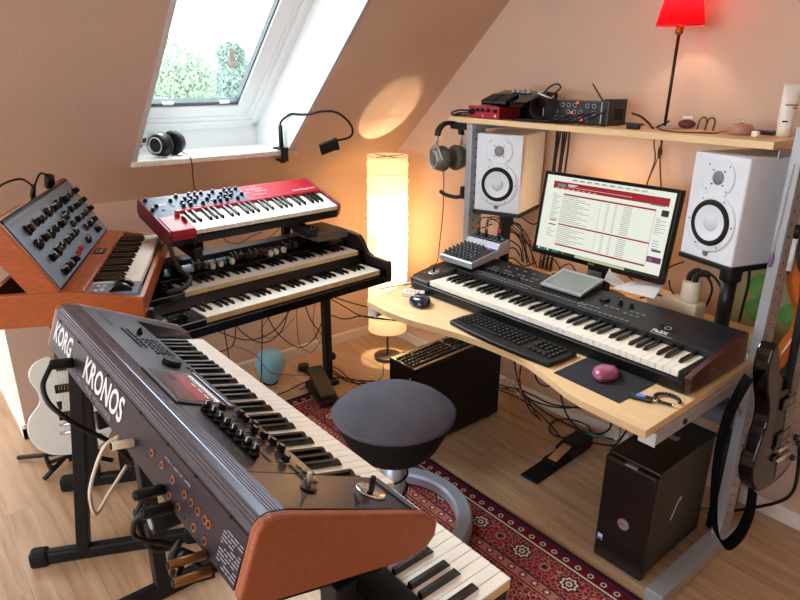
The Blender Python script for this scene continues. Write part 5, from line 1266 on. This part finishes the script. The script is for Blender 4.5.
for (n_, l_, c_, px_, py_, dims, rz_, m_) in [
    ('key_fob', 'flat black fob lying near the shelf front left of the lamp foot', 'fob', 633, 129, (.026, .009, .009), -10, BLACK),
    ('plug_adapter', 'small black plug piece lying in front of the rack unit', 'adapter', 583, 124, (.010, .008, .010), 10, BLACK),
    ('plug_adapter', 'small black plug piece in front of the rack unit end handle', 'adapter', 615, 124, (.013, .009, .011), -5, BLACK),
    ('metal_ruler', 'dark flat metal strip lying left of the lamp foot', 'ruler', 652, 123, (.055, .008, .004), -8, cmat('steel_dark', '#5c5048', .35, metal=.6)),
    ('sticky_note', 'small yellow slip under the metal strip on the shelf', 'note', 655, 127, (.028, .008, .001), 5, cmat('yellow_slip', '#d8c23a', .6)),
    ('pocket_knife', 'slim silver and black knife beside the bottle foot', 'knife', 768, 133, (.055, .010, .007), -12, cmat('knife_silver', '#4a4448', .3, metal=.6)),
    ('ear_plug', 'small white stub lying on the shelf front near its right end', 'ear plug', 755, 137, (.010, .010, .009), 0, CREAM),
    ('tan_envelope', 'tan paper envelope lying flat on the right of the shelf', 'envelope', 722, 133, (.06, .04, .0015), 15, cmat('kraft', '#c79a6a', .7)),
    ('brown_wallet', 'crumpled red-brown leather pouch on the shelf', 'pouch', 704, 127, (.030, .020, .016), 20, cmat('brown_leather', '#5c2818', .5, noise=.3, nscale=60)),
    ('white_wrapper', 'white crumpled wrapper on top of the leather pouch', 'wrapper', 703, 121.5, (.016, .012, .005), 25, CREAM)]:
    p0 = onshelf(px_, py_); zz = SZ+(.034 if n_ == 'white_wrapper' else .0003)
    if n_ == 'white_wrapper': p0 = onshelf(704, 127)
    if n_ == 'brown_wallet': 
        m = MB(); m.ball((0, 0, .016), dims[0], dims[1], .016, 12, 7); o_ = m.build(n_, m_, loc=(p0.x, max(min(p0.y, -.12), -.34), zz), rot=(0, 0, R(rz_)))
    else: o_ = MB().box(-dims[0], dims[0], -dims[1], dims[1], 0, dims[2]*2).build(n_, m_, None, min(.003, dims[2]*.6), loc=(p0.x, max(min(p0.y, -.12), -.335), zz), rot=(0, 0, R(rz_)))
    tag(o_, l_, c_)
tape = thing('tape_tin', 'round rose-brown tin with a post in its middle on the shelf right end', 'tin', (2.115, -.19, SZ))
m_ = MB(); m_.lathe([(.001, 0), (.034, 0), (.038, .006), (.038, .022), (.032, .032), (.001, .035)], n=30); m_.build('tin', cmat('rose_tin', '#a8786a', .4), tape)
for x in (-.005, .006): m_ = MB(); m_.cyl((x, 0, .034), (x, 0, .048), .0022, .0030, 8); m_.build('post', CHROME, tape)
for k, (x, y) in enumerate(((1.965, -.15), (1.995, -.155))):
    tubew('bent_wire', 'brown wire loop standing on the shelf, '+('left' if k == 0 else 'right')+' one of the pair', [(x-.012, y, SZ+.003), (x-.006, y, SZ+.035), (x+.006, y, SZ+.045), (x+.018, y, SZ+.035), (x+.02, y-.01, SZ+.003)], .003, CABLEB, cat='wire')
tubew('pen', 'dark pen leaning against the leather pouch', [(1.83, -.20, SZ+.004), (1.87, -.19, SZ+.028)], .0035, BLACK, cat='pen')
tubew('charging_cable', 'long thin brown lead curling along the shelf right half', [(1.86, -.24, SZ+.003), (1.90, -.28, SZ+.003), (1.96, -.30, SZ+.003), (2.03, -.27, SZ+.003), (2.06, -.24, SZ+.003), (2.05, -.14, SZ+.003), (2.12, -.115, SZ+.003), (2.2, -.12, SZ+.003)], .0025, CABLEB)
cap_ = thing('lotion_tube', 'white squeeze tube standing upside down at the shelf right end', 'tube', (2.232, -.155, SZ), (0, 0, R(40)))
m_ = MB(); m_.lathe([(.001, 0), (.020, 0), (.020, .03), (.0205, .033)], n=28); m_.build('cap', CREAM, cap_)
m_ = MB(); vs = []; n_ = 28
for j in range(9):
    t_ = j/8; ry = .022*(1-t_)**.7+.002
    for i in range(n_):
        a = 2*math.pi*i/n_; vs.append(((.0215+.004*t_)*math.cos(a), ry*math.sin(a), .033+.125*t_))
m_.add(vs, [(j*n_+i, j*n_+(i+1) % n_, (j+1)*n_+(i+1) % n_, (j+1)*n_+i) for j in range(8) for i in range(n_)], 0, True); m_.add(vs[-n_:], [tuple(range(n_))]); tb_ = m_.build('body', cmat('tube_white', '#e4dcd2', .35), cap_)
m_ = MB(); m_.box(-.018, .018, -.0222, -.021, .095, .098); m_.box(.006, .018, -.0215, -.0205, .086, .090, 1); m_.box(-.018, -.002, -.0225, -.0215, .045, .050); m_.build('print_band', [RUBBER, REDS], tb_)

# ------------------------------------------------------------------ right upright hangings, wall cloth
m_ = MB(); m_.box(2.12, 2.50, -.012, -.004, .66, 1.12)
wc = thing('wall_cloth', 'pale olive cloth with green ovals hung low on the wall behind the right upright', 'cloth', (0, 0, 0))
m_.build('cloth', cmat('olive_cloth', '#9a9472', .9), wc, .003)
o0 = None
for i, (x, z) in enumerate(((2.215, .79), (2.215, .88), (2.225, 1.03), (2.33, .80), (2.345, .90), (2.35, 1.03), (2.43, .95))):
    if o0 is None: q_ = MB(); q_.cyl((0, -.0122, 0), (0, -.0135, 0), .045, .045, 28); o0 = q_.build('oval', cmat('oval_green', '#5e9a4c', .7, noise=.2), wc, loc=(x, 0, z))
    else: dup(o0, (x, 0, z))
bc = thing('bead_chain', 'silver bead chain with a small rainbow pendant hanging on the right upright', 'chain', (0, 0, 0))
m_ = MB(); pc = [Vector((2.352, -.362, 1.355+0)) + (Vector((2.345, -.362, 1.10))-Vector((2.352, -.362, 1.355)))*(k/44) for k in range(45)]
for q_ in pc: m_.ball(q_, .0024, n=8, k=5)
m_.build('chain', CHROME, bc)
m_ = MB(); m_.ball((2.345, -.362, 1.072), .007, .004, .024, 12, 8); m_.build('pendant', cmat('pendant', '#4a6aa0', .2, col2='#a04a7a', nscale=90), bc)
mk_ = thing('marker_pen', 'white marker pen clipped to the side of the right upright', 'pen', (2.385, -.32, 1.04))
m_ = MB(); m_.cyl((0, 0, 0), (.0, 0, .10), .008, .008, 14); m_.build('barrel', PRINT, mk_); m_ = MB(); m_.cyl((0, 0, .10), (0, 0, .14), .0088, .0085, 14); m_.build('cap', BLACK, mk_); m_ = MB(); m_.cyl((0, 0, -.012), (0, 0, 0), .004, .006, 10); m_.build('tip', BLACK, mk_)
tubew('jack_cable', 'thick black lead hanging down beside the right upright', [(2.405, -.31, 1.40), (2.39, -.315, 1.30), (2.392, -.315, 1.2), (2.398, -.32, 1.10), (2.43, -.33, 1.04), (2.47, -.33, 1.10)], .005)
tubew('jack_cable', 'second black lead curving behind the marker pen on the upright', [(2.42, -.30, 1.38), (2.405, -.30, 1.25), (2.41, -.30, 1.08), (2.43, -.30, .95), (2.46, -.30, .86)], .004)
tubew('power_cable', 'thick black cable along the skirting right of the guitar strap', [(2.30, -.14, .012), at(720, 512, z=.012), at(745, 509, z=.012), at(775, 503, y=-.06), at(792, 493, y=-.05), at(798, 470, y=-.04), at(800, 430, y=-.03), at(803, 400, y=-.03)], .006)

# ------------------------------------------------------------------ floor things
bl = thing('blue_ball_lamp', 'pale blue rounded ball lying by the wall under the organ', 'ball', (.215, -.955, 0), (0, R(6), 0))
m_ = MB(); m_.lathe([(.001, .004), (.03, .005), (.05, .025), (.068, .065), (.079, .110), (.078, .145), (.062, .175), (.035, .192), (.001, .197)], n=36); m_.build('shell', BLUEP, bl)
m_ = MB(); m_.cyl((0, 0, 0), (0, 0, .006), .04, .04, 20); m_.build('base', RUBBER, bl)
m_ = MB(); m_.cyl((0, 0, 0), (0, 0, .035), .032, .030, 24); m_.M = TX(.20, -.735, 0); m_.v = [m_.M @ q for q in m_.v]; m_.box(.01, .15, -.018, .018, 0, .018); m_.build('rear_foot', MATTE, CS, .003)
ep = thing('expression_pedal', 'black rocker expression pedal on the rug edge beside the column stand', 'pedal', (.53, -.825, .009), (0, 0, R(-103)))
m_ = MB(); m_.box(-.05, .05, -.13, .13, 0, .03); m_.build('base', BLACK, ep, .004)
m_ = MB(); m_.prism([(-.12, .105), (-.115, .118), (.10, .050), (.10, .038)], -.042, .042); m_.build('treadle', cmat('olive_black', '#2a251c', .6), ep, .003)
m_ = MB(); m_.box(-.03, .03, -.03, .02, .028, .070); m_.build('pivot', BLACK, ep)
sp = thing('sustain_pedal', 'long black sustain pedal with a metal plate on the bare floor', 'pedal', (1.665, -.335, 0), (0, 0, R(3)))
m_ = MB(); m_.box(-.042, .042, -.22, .19, 0, .010); m_.build('base', RUBBER, sp, .002)
m_ = MB(); m_.prism([(.03, .01), (.03, .035), (.08, .052), (.20, .052), (.20, .01)], -.044, .044); m_.build('housing', BLACK, sp, .004)
m_ = MB(); m_.prism([(-.065, .018), (-.06, .026), (.06, .052), (.06, .044)], -.022, .022); m_.build('plate', CHROME, sp, .002)
m_ = MB(); m_.box(-.036, .036, -.075, .03, .01, .026); m_.build('step', RUBBER, sp, .002)
gb = thing('green_cushion', 'dark green cloth cushion partly hidden below the near end of the piano keys', 'cushion', (2.53, -1.46, 0))
m_ = MB(); m_.box(-.10, .12, -.20, .12, .40, .47); m_.build('cushion', cmat('dark_green', '#3f5242', .9), gb, .02, 4)
m_ = MB(); m_.cyl((0, -.04, 0), (0, -.04, .40), .02, .02, 14); m_.build('post', MATTE, gb); m_ = MB(); m_.cyl((0, -.04, 0), (0, -.04, .015), .13, .12, 24); m_.build('foot', MATTE, gb)

# cables below the organ: (pixel, distance x) loops hanging from its underside
def W(pts, **k): return [at(a, b, **k) for a, b in pts]
GO = 'cable loops hanging under the organ'
lp = [[(205, 322), (222, 333), (250, 340), (275, 330), (292, 306), (296, 290)],
      [(236, 310), (238, 328), (262, 343), (282, 330), (290, 300)],
      [(262, 302), (275, 330), (297, 347), (313, 340), (322, 322)],
      [(303, 296), (310, 318), (322, 335)],
      [(296, 296), (297, 325), (300, 345), (312, 352), (322, 338)],
      [(222, 318), (226, 340), (229, 360)],
      [(262, 308), (262, 345), (261, 385)],
      [(236, 320), (233, 345), (218, 352)],
      [(282, 302), (262, 328), (268, 338), (282, 332), (294, 318)],
      [(316, 300), (313, 322), (317, 338), (323, 345)]]
LL = ['widest black cable loop sagging below the organ left half', 'black cable loop just inside the widest one below the organ', 'deep black loop meeting the column stand below the organ', 'short black lead slanting into the column top', 'narrow brown loop left of the column', 'short black lead end hanging left of the ball', 'long straight black lead hanging over the blue ball', 'black lead slanting down to the left below the organ', 'thin brown lead curling above the ball', 'thin brown lead hugging the column']
for k, p_ in enumerate(lp): tubew('hanging_cable', LL[k], W(p_, x=.50), .0028 if k not in (4, 8, 9) else .0016, CABLE if k not in (4, 8, 9) else CABLEB)
tubew('hanging_cable', 'thin brown lead drooping across the wall behind the blue ball', W([(232, 345), (255, 355), (270, 372), (290, 375), (315, 376), (326, 376)], x=.36), .0016, CABLEB)
for k, p_ in enumerate(([(331, 299), (345, 307), (362, 316), (392, 320), (410, 318), (430, 312)], [(331, 315), (345, 319), (362, 316), (385, 319), (405, 322)], [(331, 296), (352, 303), (375, 308), (400, 306)])):
    tubew('bridging_cable', ['black cable spanning from the organ column to the desk, upper one', 'black cable sagging from the organ column to the desk, lower one', 'thin black cable from the organ end to the desk in front of the lamp'][k], [at(q[0], q[1], x=.50+.62*(i/(len(p_)-1))) for i, q in enumerate(p_)], .003)
for k, p_ in enumerate(([(380, 289), (395, 286), (411, 284)], [(380, 296), (396, 291), (412, 287)])):
    tubew('bridging_cable', ['upper thin cable reaching the left end of the arranger keyboard', 'lower thin cable reaching the left end of the arranger keyboard'][k], [at(q[0], q[1], x=.90+.11*i) for i, q in enumerate(p_)], .0025, CABLEB if k else CABLE)
# floor bundle by the column towards the lamp
fb = [[(330, 368), (345, 378), (365, 381), (385, 381), (402, 384)], [(331, 372), (350, 382), (370, 384), (402, 387)], [(332, 366), (342, 372), (352, 381), (366, 388)], [(326, 376), (305, 382), (285, 392), (270, 396)], [(331, 378), (322, 386), (314, 384), (310, 378), (318, 374)], [(383, 362), (383, 375), (379, 380)], [(300, 390), (320, 380), (345, 378), (372, 385)]]
FL = ['thick floor cable running from the column towards the left tower', 'second floor cable beside the thick one near the column', 'short floor cable ending by the stool seat', 'black floor cable running from the column under the near keyboard', 'small cable curl on the floor by the expression pedal', 'brown lamp cord crossing the floor by the lantern foot', 'loose thin floor cable behind the stool']
for k, p_ in enumerate(fb): tubew('floor_cable', FL[k], W(p_, z=.011+.003*k), .0035 if k != 5 else .0025, CABLE if k != 5 else CABLEB)
m_ = MB(); m_.ball(at(333, 356, x=.46), .020, .014, .022, 14, 8); tag(m_.build('cable_clip', RUBBER), 'round black clip on the side of the organ column', 'clip')
# under the desk
ud = [([(512, 330), (516, 372), (525, 395), (545, 405), (568, 408), (585, 404)], -.14, 0), ([(533, 350), (536, 378), (545, 386), (552, 384)], -.16, 0), ([(497, 388), (515, 388), (532, 395), (555, 405), (598, 409)], -.12, 0),
      ([(560, 390), (563, 405), (570, 420), (582, 432)], -.14, 0), ([(497, 384), (520, 392), (530, 410), (545, 425), (562, 438)], -.12, 0), ([(611, 416), (610, 428), (600, 434), (585, 433)], -.12, 0), ([(630, 425), (620, 440), (612, 448)], -.12, 0), ([(521, 362), (520, 385), (528, 400), (540, 420), (550, 428), (563, 433)], -.13, 0)]
UDL = ['long black cable hanging in a wide sweep under the desk centre', 'small black loop under the desk edge', 'black cable bundle strand leaving the left tower', 'black cable dropping beside the sustain pedal', 'black cable sliding down from the left tower to the pedal', 'short black loop under the desk near the right tower', 'black cable end dropping behind the right tower', 'black cable hanging straight then bending along the floor']
for k, (p_, y_, _) in enumerate(ud): tubew('desk_cable', UDL[k], W(p_, y=y_), .0042)
for k, p_ in enumerate(([(495, 386), (520, 394), (545, 412), (575, 428), (600, 437), (620, 440)], [(500, 390), (525, 402), (548, 422), (560, 437)], [(550, 432), (551, 423), (565, 419), (585, 424), (590, 433), (575, 438), (556, 436), (549, 428), (555, 421)], [(585, 441), (605, 445), (625, 445)])):
    tubew('floor_cable', ['long black floor cable running right from the left tower', 'black floor cable ending at the sustain pedal', 'looped black floor cable ring behind the sustain pedal', 'black floor cable running from the pedal to the right tower'][k], W(p_, z=.008+.004*k), .0042)
YEL = cmat('cable_yellow', '#b8863a', .5); TAN = cmat('cable_tan', '#a87f52', .5); GRN = cmat('cable_green', '#1f8a68', .5)
tubew('network_cable', 'yellow network cable curving over the floor to the sustain pedal', W([(510, 390), (512, 405), (511, 418), (520, 430), (535, 440), (550, 440), (565, 436), (576, 433)], z=.010), .003, YEL)
for k, p_ in enumerate(([(521, 365), (516, 380), (515, 398), (513, 412), (518, 424), (528, 430)], [(520, 375), (521, 395), (514, 405), (509, 415), (514, 425), (522, 425), (530, 418)], [(532, 365), (522, 380), (510, 392), (508, 410)])):
    tubew('thin_cable', ['thin tan cable dropping beside the left tower', 'thin tan cable twisting in a loop on the floor by the left tower', 'thin tan cable crossing behind the left tower'][k], W(p_, y=-.16), .0018, TAN)
tubew('thin_cable', 'thin tan cable scribbled into tight curls right of the left tower', W([(495, 362), (502, 362), (501, 370), (496, 376), (504, 380), (512, 374), (508, 386), (500, 388), (516, 392), (508, 378), (497, 372)], y=-.14), .0015, TAN)
tubew('network_cable', 'green network cable beside the right tower', W([(621, 421), (620, 432), (618, 440), (610, 440), (598, 436), (590, 434)], y=-.13), .003, GRN)
m_ = MB(); m_.cyl(at(588, 433, y=-.13), at(596, 436, y=-.13), .007, .006, 10); tag(m_.build('network_plug', GRN), 'green network plug lying by the sustain pedal', 'plug')
tubew('network_cable', 'green cable peeking out between tower and guitar strap', W([(700, 510), (706, 508), (712, 510)], z=.012), .004, GRN)
tubew('thin_cable', 'thin tan cable on the floor between pedal and right tower', W([(590, 433), (600, 445), (606, 452)], z=.008), .002, TAN)
# behind the monitor: tangle of leads
bt_ = [[(508, 222), (520, 225), (523, 240), (527, 262)], [(509, 232), (518, 234), (530, 246), (546, 256)], [(510, 240), (520, 248), (522, 262)], [(520, 216), (532, 224), (540, 222)], [(505, 250), (514, 248), (520, 256)], [(470, 222), (480, 228), (492, 224)], [(540, 262), (552, 258), (560, 270), (552, 274)], [(620, 285), (640, 282), (655, 292), (640, 298)], [(628, 276), (645, 290), (662, 296)], [(660, 275), (672, 266), (684, 262)], [(560, 268), (570, 264), (578, 275)], [(612, 280), (625, 290), (650, 286)], [(669, 280), (671, 290), (676, 296)], [(500, 262), (512, 258), (524, 266), (536, 262)]]
BL = ['black lead arching right of the left speaker pole', 'black lead running from the speaker pole to the monitor foot', 'short black lead dropping by the speaker pole', 'black lead under the left speaker corner', 'small black lead at the foot of the left speaker pole', 'thin black lead between left upright and speaker plate', 'black lead curling at the monitor lower left corner', 'black lead curling under the monitor right half', 'black lead lying behind the paper sheets', 'black lead from monitor edge to right speaker', 'black lead peeking left of the monitor foot', 'black lead crossing under the monitor right corner', 'black lead dropping from the monitor right corner', 'black lead lying behind the mixer']
for k, p_ in enumerate(bt_): tubew('desk_lead', BL[k], W(p_, y=-.19 if k not in (8, 7, 11) else -.26), .003)
tubew('desk_lead', 'thin red lead from the speaker pole to the monitor', W([(512, 230), (524, 234), (538, 250)], y=-.2), .0016, REDS)
tubew('speaker_cable', 'black cable hanging from the right speaker behind the upright', W([(750, 262), (748, 285), (743, 305), (739, 322)], y=-.10), .005)
tubew('speaker_cable', 'black cable curving from the white socket to the desk, left one', W([(694, 278), (706, 276), (712, 288), (708, 302), (702, 310)], y=-.16), .0045)
tubew('speaker_cable', 'black cable curving from the white socket to the desk, right one', W([(700, 274), (712, 275), (722, 290), (720, 304)], y=-.15), .0045)
wire = at(640, 62, y=-.1)
# leads and plugs at the near keyboard
def KW(x, u, w_): return tuple((Matrix.Translation((2.42, -1.795, .833)) @ Matrix.Rotation(R(180), 4, 'Z') @ Matrix.Rotation(R(16), 4, 'X')) @ Vector((x, u, w_)))
def plug(name, label, x, wv, pts, sleeve, r_=.0045, ps=.0085, cm=CABLE, L_=.06):
    u0 = .362+(.104-wv)*.0893
    a = Vector(KW(x, u0+.002, wv)); dr = (Vector(KW(x, u0+.1, wv-.01))-Vector(KW(x, u0, wv))).normalized(); b_ = a+dr*L_*.72
    t = thing(name, label, 'cable', (0, 0, 0)); m_ = MB(); m_.cyl(a, a+dr*L_*.75, ps, ps*.95, 14); m_.build('plug', sleeve, t, .001)
    m_ = MB(); m_.cyl(a+dr*L_*.75, b_+dr*.004, ps*.85, r_*1.2, 12); m_.build('strain_relief', RUBBER, t)
    m_ = MB(); m_.tube([b_] + [Vector(q) for q in pts], r_, 8); m_.build('lead', cm, t)
GP = cmat('gold_plug', '#8f683c', .3, metal=.8)
def kn(px_, py_, y_): return at(px_, py_, y=y_)
plug('power_cable', 'fat black mains lead plugged into the rear of the big synthesizer, far end', .83, .050, [at(50, 368, x=1.6), at(43, 385, x=1.62), at(48, 402, x=1.64), at(62, 415, x=1.66), at(82, 428, x=1.66), at(110, 442, x=1.66), at(130, 460, x=1.66)], BLACK, .0055, .012, L_=.06)
plug('usb_cable', 'pale beige computer lead plugged in the middle of the rear panel', .424, .045, [at(118, 437, x=1.98), at(105, 446, x=1.98), at(95, 470, x=1.97), at(90, 495, x=1.96), at(96, 514, x=1.95), at(108, 495, x=1.94), at(127, 465, x=1.93)], CREAM, .0036, .008, cmat('beige_lead', '#cbbfae', .5), .05)
plug('midi_cable', 'upper black lead with gold-banded plug at the rear panel', .273, .034, [at(143, 497, x=2.13), at(137, 515, x=2.12), at(142, 535, x=2.12), at(155, 550, x=2.13), at(175, 548, x=2.14), at(195, 555, x=2.15)], BLACK, .0045, .009)
plug('midi_cable', 'lower black lead with black plug at the rear panel', .235, .024, [at(150, 508, x=2.17), at(136, 520, x=2.16), at(134, 535, x=2.15), at(146, 541, x=2.16), at(170, 545, x=2.17), at(200, 566, x=2.18)], BLACK, .0045, .010)
plug('audio_cable', 'upper gold-sleeved plug lead at the near end of the rear panel', .105, .022, [at(180, 542, x=2.25), at(171, 555, x=2.24), at(172, 570, x=2.24), at(185, 578, x=2.25), at(205, 573, x=2.26)], GP, .0042, .0066, L_=.07)
plug('audio_cable', 'lower gold-sleeved plug lead at the near end of the rear panel', .080, .012, [at(186, 552, x=2.28), at(173, 565, x=2.27), at(176, 578, x=2.27), at(195, 580, x=2.28), at(215, 575, x=2.29)], GP, .0042, .0066, L_=.07)
tubew('thick_lead', 'thick brown lead looping down from the red synthesizer onto the organ', [(.76, -1.60, .985), (.79, -1.60, .94), (.80, -1.585, .90), (.82, -1.56, .872), (.86, -1.60, .852), (.85, -1.66, .845)], .009, cmat('lead_darkbrown', '#2a2118', .6))
tubew('thin_lead', 'thin dark lead drooping beneath the red synthesizer', W([(222, 236), (228, 242), (240, 243), (252, 236), (262, 232)], x=.60), .0018, CABLE)
tubew('thin_lead', 'thin dark lead by the upper column under the red synthesizer', W([(284, 222), (276, 232), (268, 238)], x=.45), .0018, CABLE)
# unseen warm lamp added behind the monitor as guessed source of the wall glow
bl2 = thing('added_glow_lamp', 'small round warm lamp added unseen behind the monitor for the wall glow', 'lamp', (1.60, -.165, DZ+.001))
m_ = MB(); m_.cyl((0, 0, 0), (0, 0, .012), .045, .042, 24); m_.build('base', MATTE, bl2, .002)
m_ = MB(); m_.cyl((0, 0, .01), (0, 0, .22), .006, .006, 12); m_.build('pole', MATTE, bl2)
m_ = MB(); m_.ball((0, 0, .245), .026, .026, .03); m_.build('bulb', BULB, bl2)
pointlight('added_glow_light', (0, .0, .34), 2.6, (1, .66, .36), .03, bl2)
